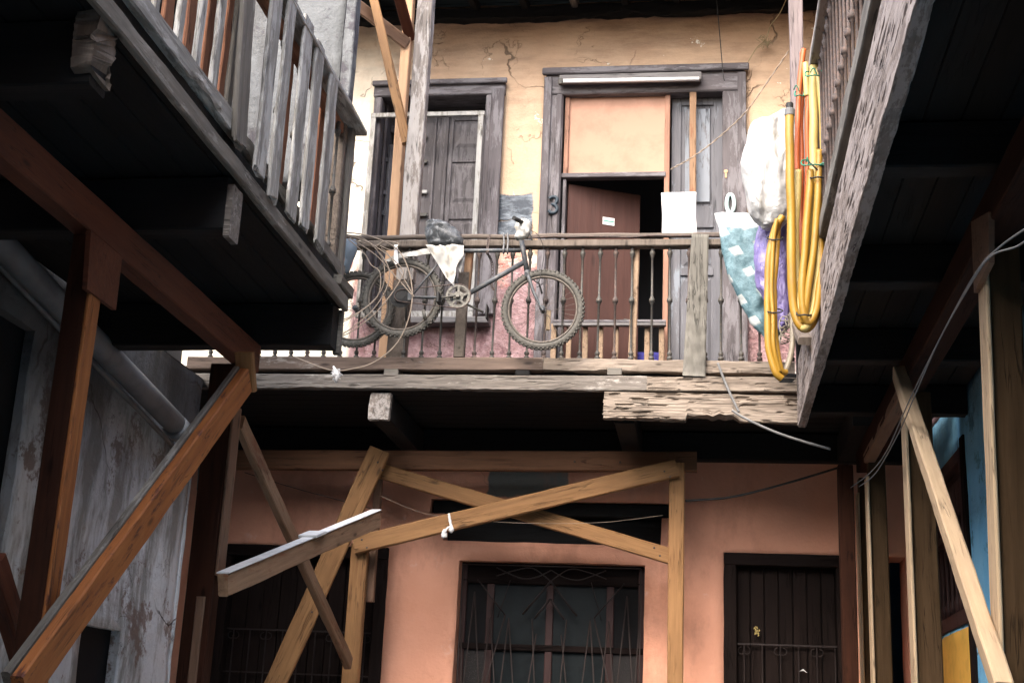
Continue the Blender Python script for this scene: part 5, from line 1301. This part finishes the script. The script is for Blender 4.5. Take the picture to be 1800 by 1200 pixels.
for lab, rg, ends in (('green twine round the very top of the big hose bunch', (1432, 130, 17, 4, -.02), ((1424, 128, 12, 8), (1440, 130, 8, 6))),
                      ('green twine knotted round the middle of the big hose bunch', (1432, 286, 24, 5, -.04), ((1417, 286, 4, 10), (1448, 289, 22, 5), (1440, 290, 16, 3))),
                      ('green twine round the upright orange conduits', (1405, 165, 8, 4, .1), ((1395, 158, 10, 8),))):
    mb = ties('', '', [rg], .0045)
    for (u, v, a, b_) in ends: mb.tube(spline([H(u, v, rg[4] - .06), H(u + a * .5, v - b_, rg[4] - .08), H(u + a, v + b_ * .4, rg[4] - .07)], 4), .004, 5)
    tag(mb.build('twine', 'green'), lab, 'twine')
tag(ties('', '', [(1414, 548, 14, 7, -.03)], .0055).build('tie_wire', 'wire_black'), 'black wire band low on the big hose bunch', 'tie')
mb = ties('', '', [(1438, 309, 16, 4, -.05)], .0055); mb.tube(spline([H(1419, 282, -.1), H(1430, 292, -.12), H(1438, 300, -.1)], 3), .005, 5)
tag(mb.build('tie_wire', 'wire_black'), 'black wire band just under the green twine on the big hose bunch', 'tie')
for v in (418, 546):
    mb = MB()
    mb.tube([AY(1362 + 14 * math.cos(a), v + 3.5 * math.sin(a), 8.6 - .05 * math.sin(a)) for a in [i * math.pi / 8 for i in range(16)]], .005, 5, closed=True)
    tag(mb.build('tie_wire', 'wire_black'), 'black wire band round the thin hose bunch, ' + ('just below the white bag' if v < 500 else 'beside the lilac bag foot'), 'tie')
mb = MB(); random.seed(11)
for i in range(9):
    c = (1385 + random.uniform(-8, 8), 575 + random.uniform(-16, 22)); r = random.uniform(6, 13)
    mb.tube(spline([AY(c[0] + r * math.cos(a) * random.uniform(.6, 1.2), c[1] + r * math.sin(a) * random.uniform(.6, 1.3), 9.0 + .04 * math.sin(a * 2)) for a in [k * 1.05 for k in range(6)]], 4), .004, 5)
tag(mb.build('wire_tangle', 'hose_g'), 'tangle of dead grey wire between the hose bunches', 'wire')

o = sheet('white_board', 'paper', ([(1162, 339), (1164, 380), (1163, 416)], [(1224, 338), (1223, 380), (1226, 417)]), YB + .07, .012, .008, 14, label='blank white card propped on the rail before the tall door', cat='card', seed=9, sc=4)
t = thing('tube_lamp', 'long white fluorescent tube fixed under the head of the tall door frame', 'lamp', AY(1110, 142, YW - .14))
yl = YW - .15; a, b_ = AY(990, 143, yl), AY(1229, 139, yl)
MB().tube([a, b_], .019, 10).build('tube', plain('lamp_glass', (.86, .88, .88), .3, var=0, scale=3), t)
MB().box((a.x - .04, yl + .02, a.z - .005), (b_.x + .02, yl + .075, a.z + .075), .006).build('fixture', 'old_stud_x', t)
for q, s in ((a, -1), (b_, 1)): MB().box((q.x + s * .03 - .012, yl - .012, q.z - .03), (q.x + s * .012 + .004, yl + .02, q.z + .03), .004).build('end_cap', 'iron', t)

# low gate in the tall doorway
yg = YW - .12
gt = thing('low_gate', 'low picket gate across the open half of the tall doorway', 'gate', AY(1075, 630, yg))
a, b_ = AY(972, 567, yg), AY(1171, 567, yg)
MB().box((a.x, yg - .03, b_.z - .035), (b_.x, yg + .02, b_.z + .012), .005).jitter(.003).build('rail', 'old_stud_x', gt)
MB().box((a.x, yg - .036, b_.z - .006), (b_.x, yg - .0305, b_.z + .016), .002).build('cap', 'frame_paint_x', gt)
for u in (972, 999, 1028, 1055, 1082, 1112, 1137, 1163): x = AY(u, 600, yg).x; timber('picket', 'stud', (x, yg + .035, FL), (x, yg + .035, b_.z - .0), .045, .022, up=(0, 1, 0), parent=gt)
mb = MB(); q = AY(1140, 600, 11.4); mb.box((q.x - .3, 11.42, FL), (q.x + .25, 11.6, 4.95), .03); mb.jitter(.03, 5); tag(mb.build('covered_chest', 'blue_cloth'), 'chest under a navy cloth just inside the dark doorway', 'chest')

# rag on the brace, cords and wires
mb = MB(); q = AY(790, 918, ye - .13)
mb.tube(spline([AY(789, 902, ye - .115), AY(791, 915, ye - .12), AY(794, 928, ye - .13)], 4), [.010, .009, .012, .01, .013, .01, .012, .01, .014], 6)
mb.tube(spline([AY(795, 924, ye - .13), AY(786, 928, ye - .15), AY(780, 936, ye - .15), AY(780, 944, ye - .15)], 4), [.008] * 6 + [.018] * 7, 6)
mb.lathe(AY(793, 936, ye - .13), (0, 0, 1), [(0, .008), (.02, .024), (.05, .012)], 7)
for k in range(3): mb.tube([AY(780 + k * 2, 936, ye - .15), AY(779 + k * 3, 946 - k, ye - .15)], .005, 5)
tag(mb.build('rag', 'paper'), 'white rag knotted round the middle of the rising tan brace', 'rag')
def cable(name, label, mat, pts, r, cat='cable', n=8): return tag(MB().tube(spline(pts, n), r, 6).build(name, mat), label, cat)
cable('cable', 'black cable sagging from the slim post to the right corner', 'wire_black', [AY(1204, 880, 10.35), AY(1280, 874, 10.35), AY(1350, 858, 10.35), AY(1420, 838, 10.35), AY(1472, 822, 10.35)], .009)
cable('cable', 'pale cord dropping from the railing foot', 'wire_grey', [AY(1262, 638, 9.48), AY(1272, 665, 9.48), AY(1285, 695, 9.47), AY(1299, 724, 9.46)], .010)
cable('cable', 'pale tube running from the rotten beam to the right gallery', 'wire_grey', [AY(1287, 721, 9.44), AY(1310, 735, 9.42), AY(1360, 758, 9.4), AY(1410, 775, 9.4), AY(1460, 789, 9.4)], .010)
cable('cable', 'thin twin flex hanging along the right gallery, upper strand', 'wire_grey', [AX(1830, 385, .9), AX(1760, 432, .92), AX(1715, 480, .95), AX(1660, 580, .98), AX(1600, 700, 1.0), AX(1560, 790, 1.02), AX(1530, 830, 1.02), AX(1495, 857, 1.05)], .0032)
cable('cable', 'thin twin flex hanging along the right gallery, lower strand', 'wire_grey', [AX(1830, 400, .9), AX(1790, 432, .91), AX(1740, 452, .93), AX(1700, 510, .95), AX(1650, 600, .98), AX(1610, 690, 1.0), AX(1580, 760, 1.02), AX(1540, 830, 1.02), AX(1510, 855, 1.05)], .0032)
cable('cable', 'thin white string across the boarded transom', 'wire_tan', [AY(670, 872, 10.2), AY(760, 905, 10.2), AY(900, 918, 10.22), AY(1050, 918, 10.22), AY(1165, 905, 10.25)], .0015)
cable('cable', 'thin dark string high on the terracotta wall, left', 'wire_black', [AY(430, 830, 10.5), AY(520, 858, 10.5), AY(640, 890, 10.5), AY(672, 900, 10.5)], .003)
pts = spline([AY(1178, 298, 10.3), AY(1215, 278, 10.2), AY(1262, 243, 10.1), AY(1310, 198, 9.95), AY(1345, 150, 9.85), AY(1386, 90, 9.7)], 14)
mb = MB()
for s in (0, math.pi): mb.tube([p + Vector((0, .005 * math.cos(i * .9 + s), .005 * math.sin(i * .9 + s))) for i, p in enumerate(pts)], .0035, 5)
tag(mb.build('clothes_line', 'wire_tan'), 'twisted wire line from the tall door to the violet-grey column', 'line')
cable('hanging_wire', 'thin dark wire hanging before the head of the tall door', 'wire_black', [AY(1259, -5, 10.7), AY(1265, 60, 10.75), AY(1271, 130, 10.8), AY(1274, 142, 10.8)], .0045)
mb = MB(); random.seed(5)
for i in range(26):
    q = AY(1345 + random.gauss(0, 5), 75 + random.gauss(0, 4), 10.9); t_ = Vector((random.uniform(-1, 1), -.2, random.uniform(-1, 1))).normalized() * .05; mb.tube([q, q + t_ * .6, q + t_], .003, 4)
mb.tube(spline([AY(1384, -5, 10.7), AY(1370, 25, 10.8), AY(1355, 45, 10.85), AY(1346, 70, 10.9), AY(1330, 85, 10.92), AY(1310, 118, 10.92)], 6), .005, 5)
tag(mb.build('dry_vine', 'cobweb'), 'dry twig and tendril hanging under the right eaves', 'vine')
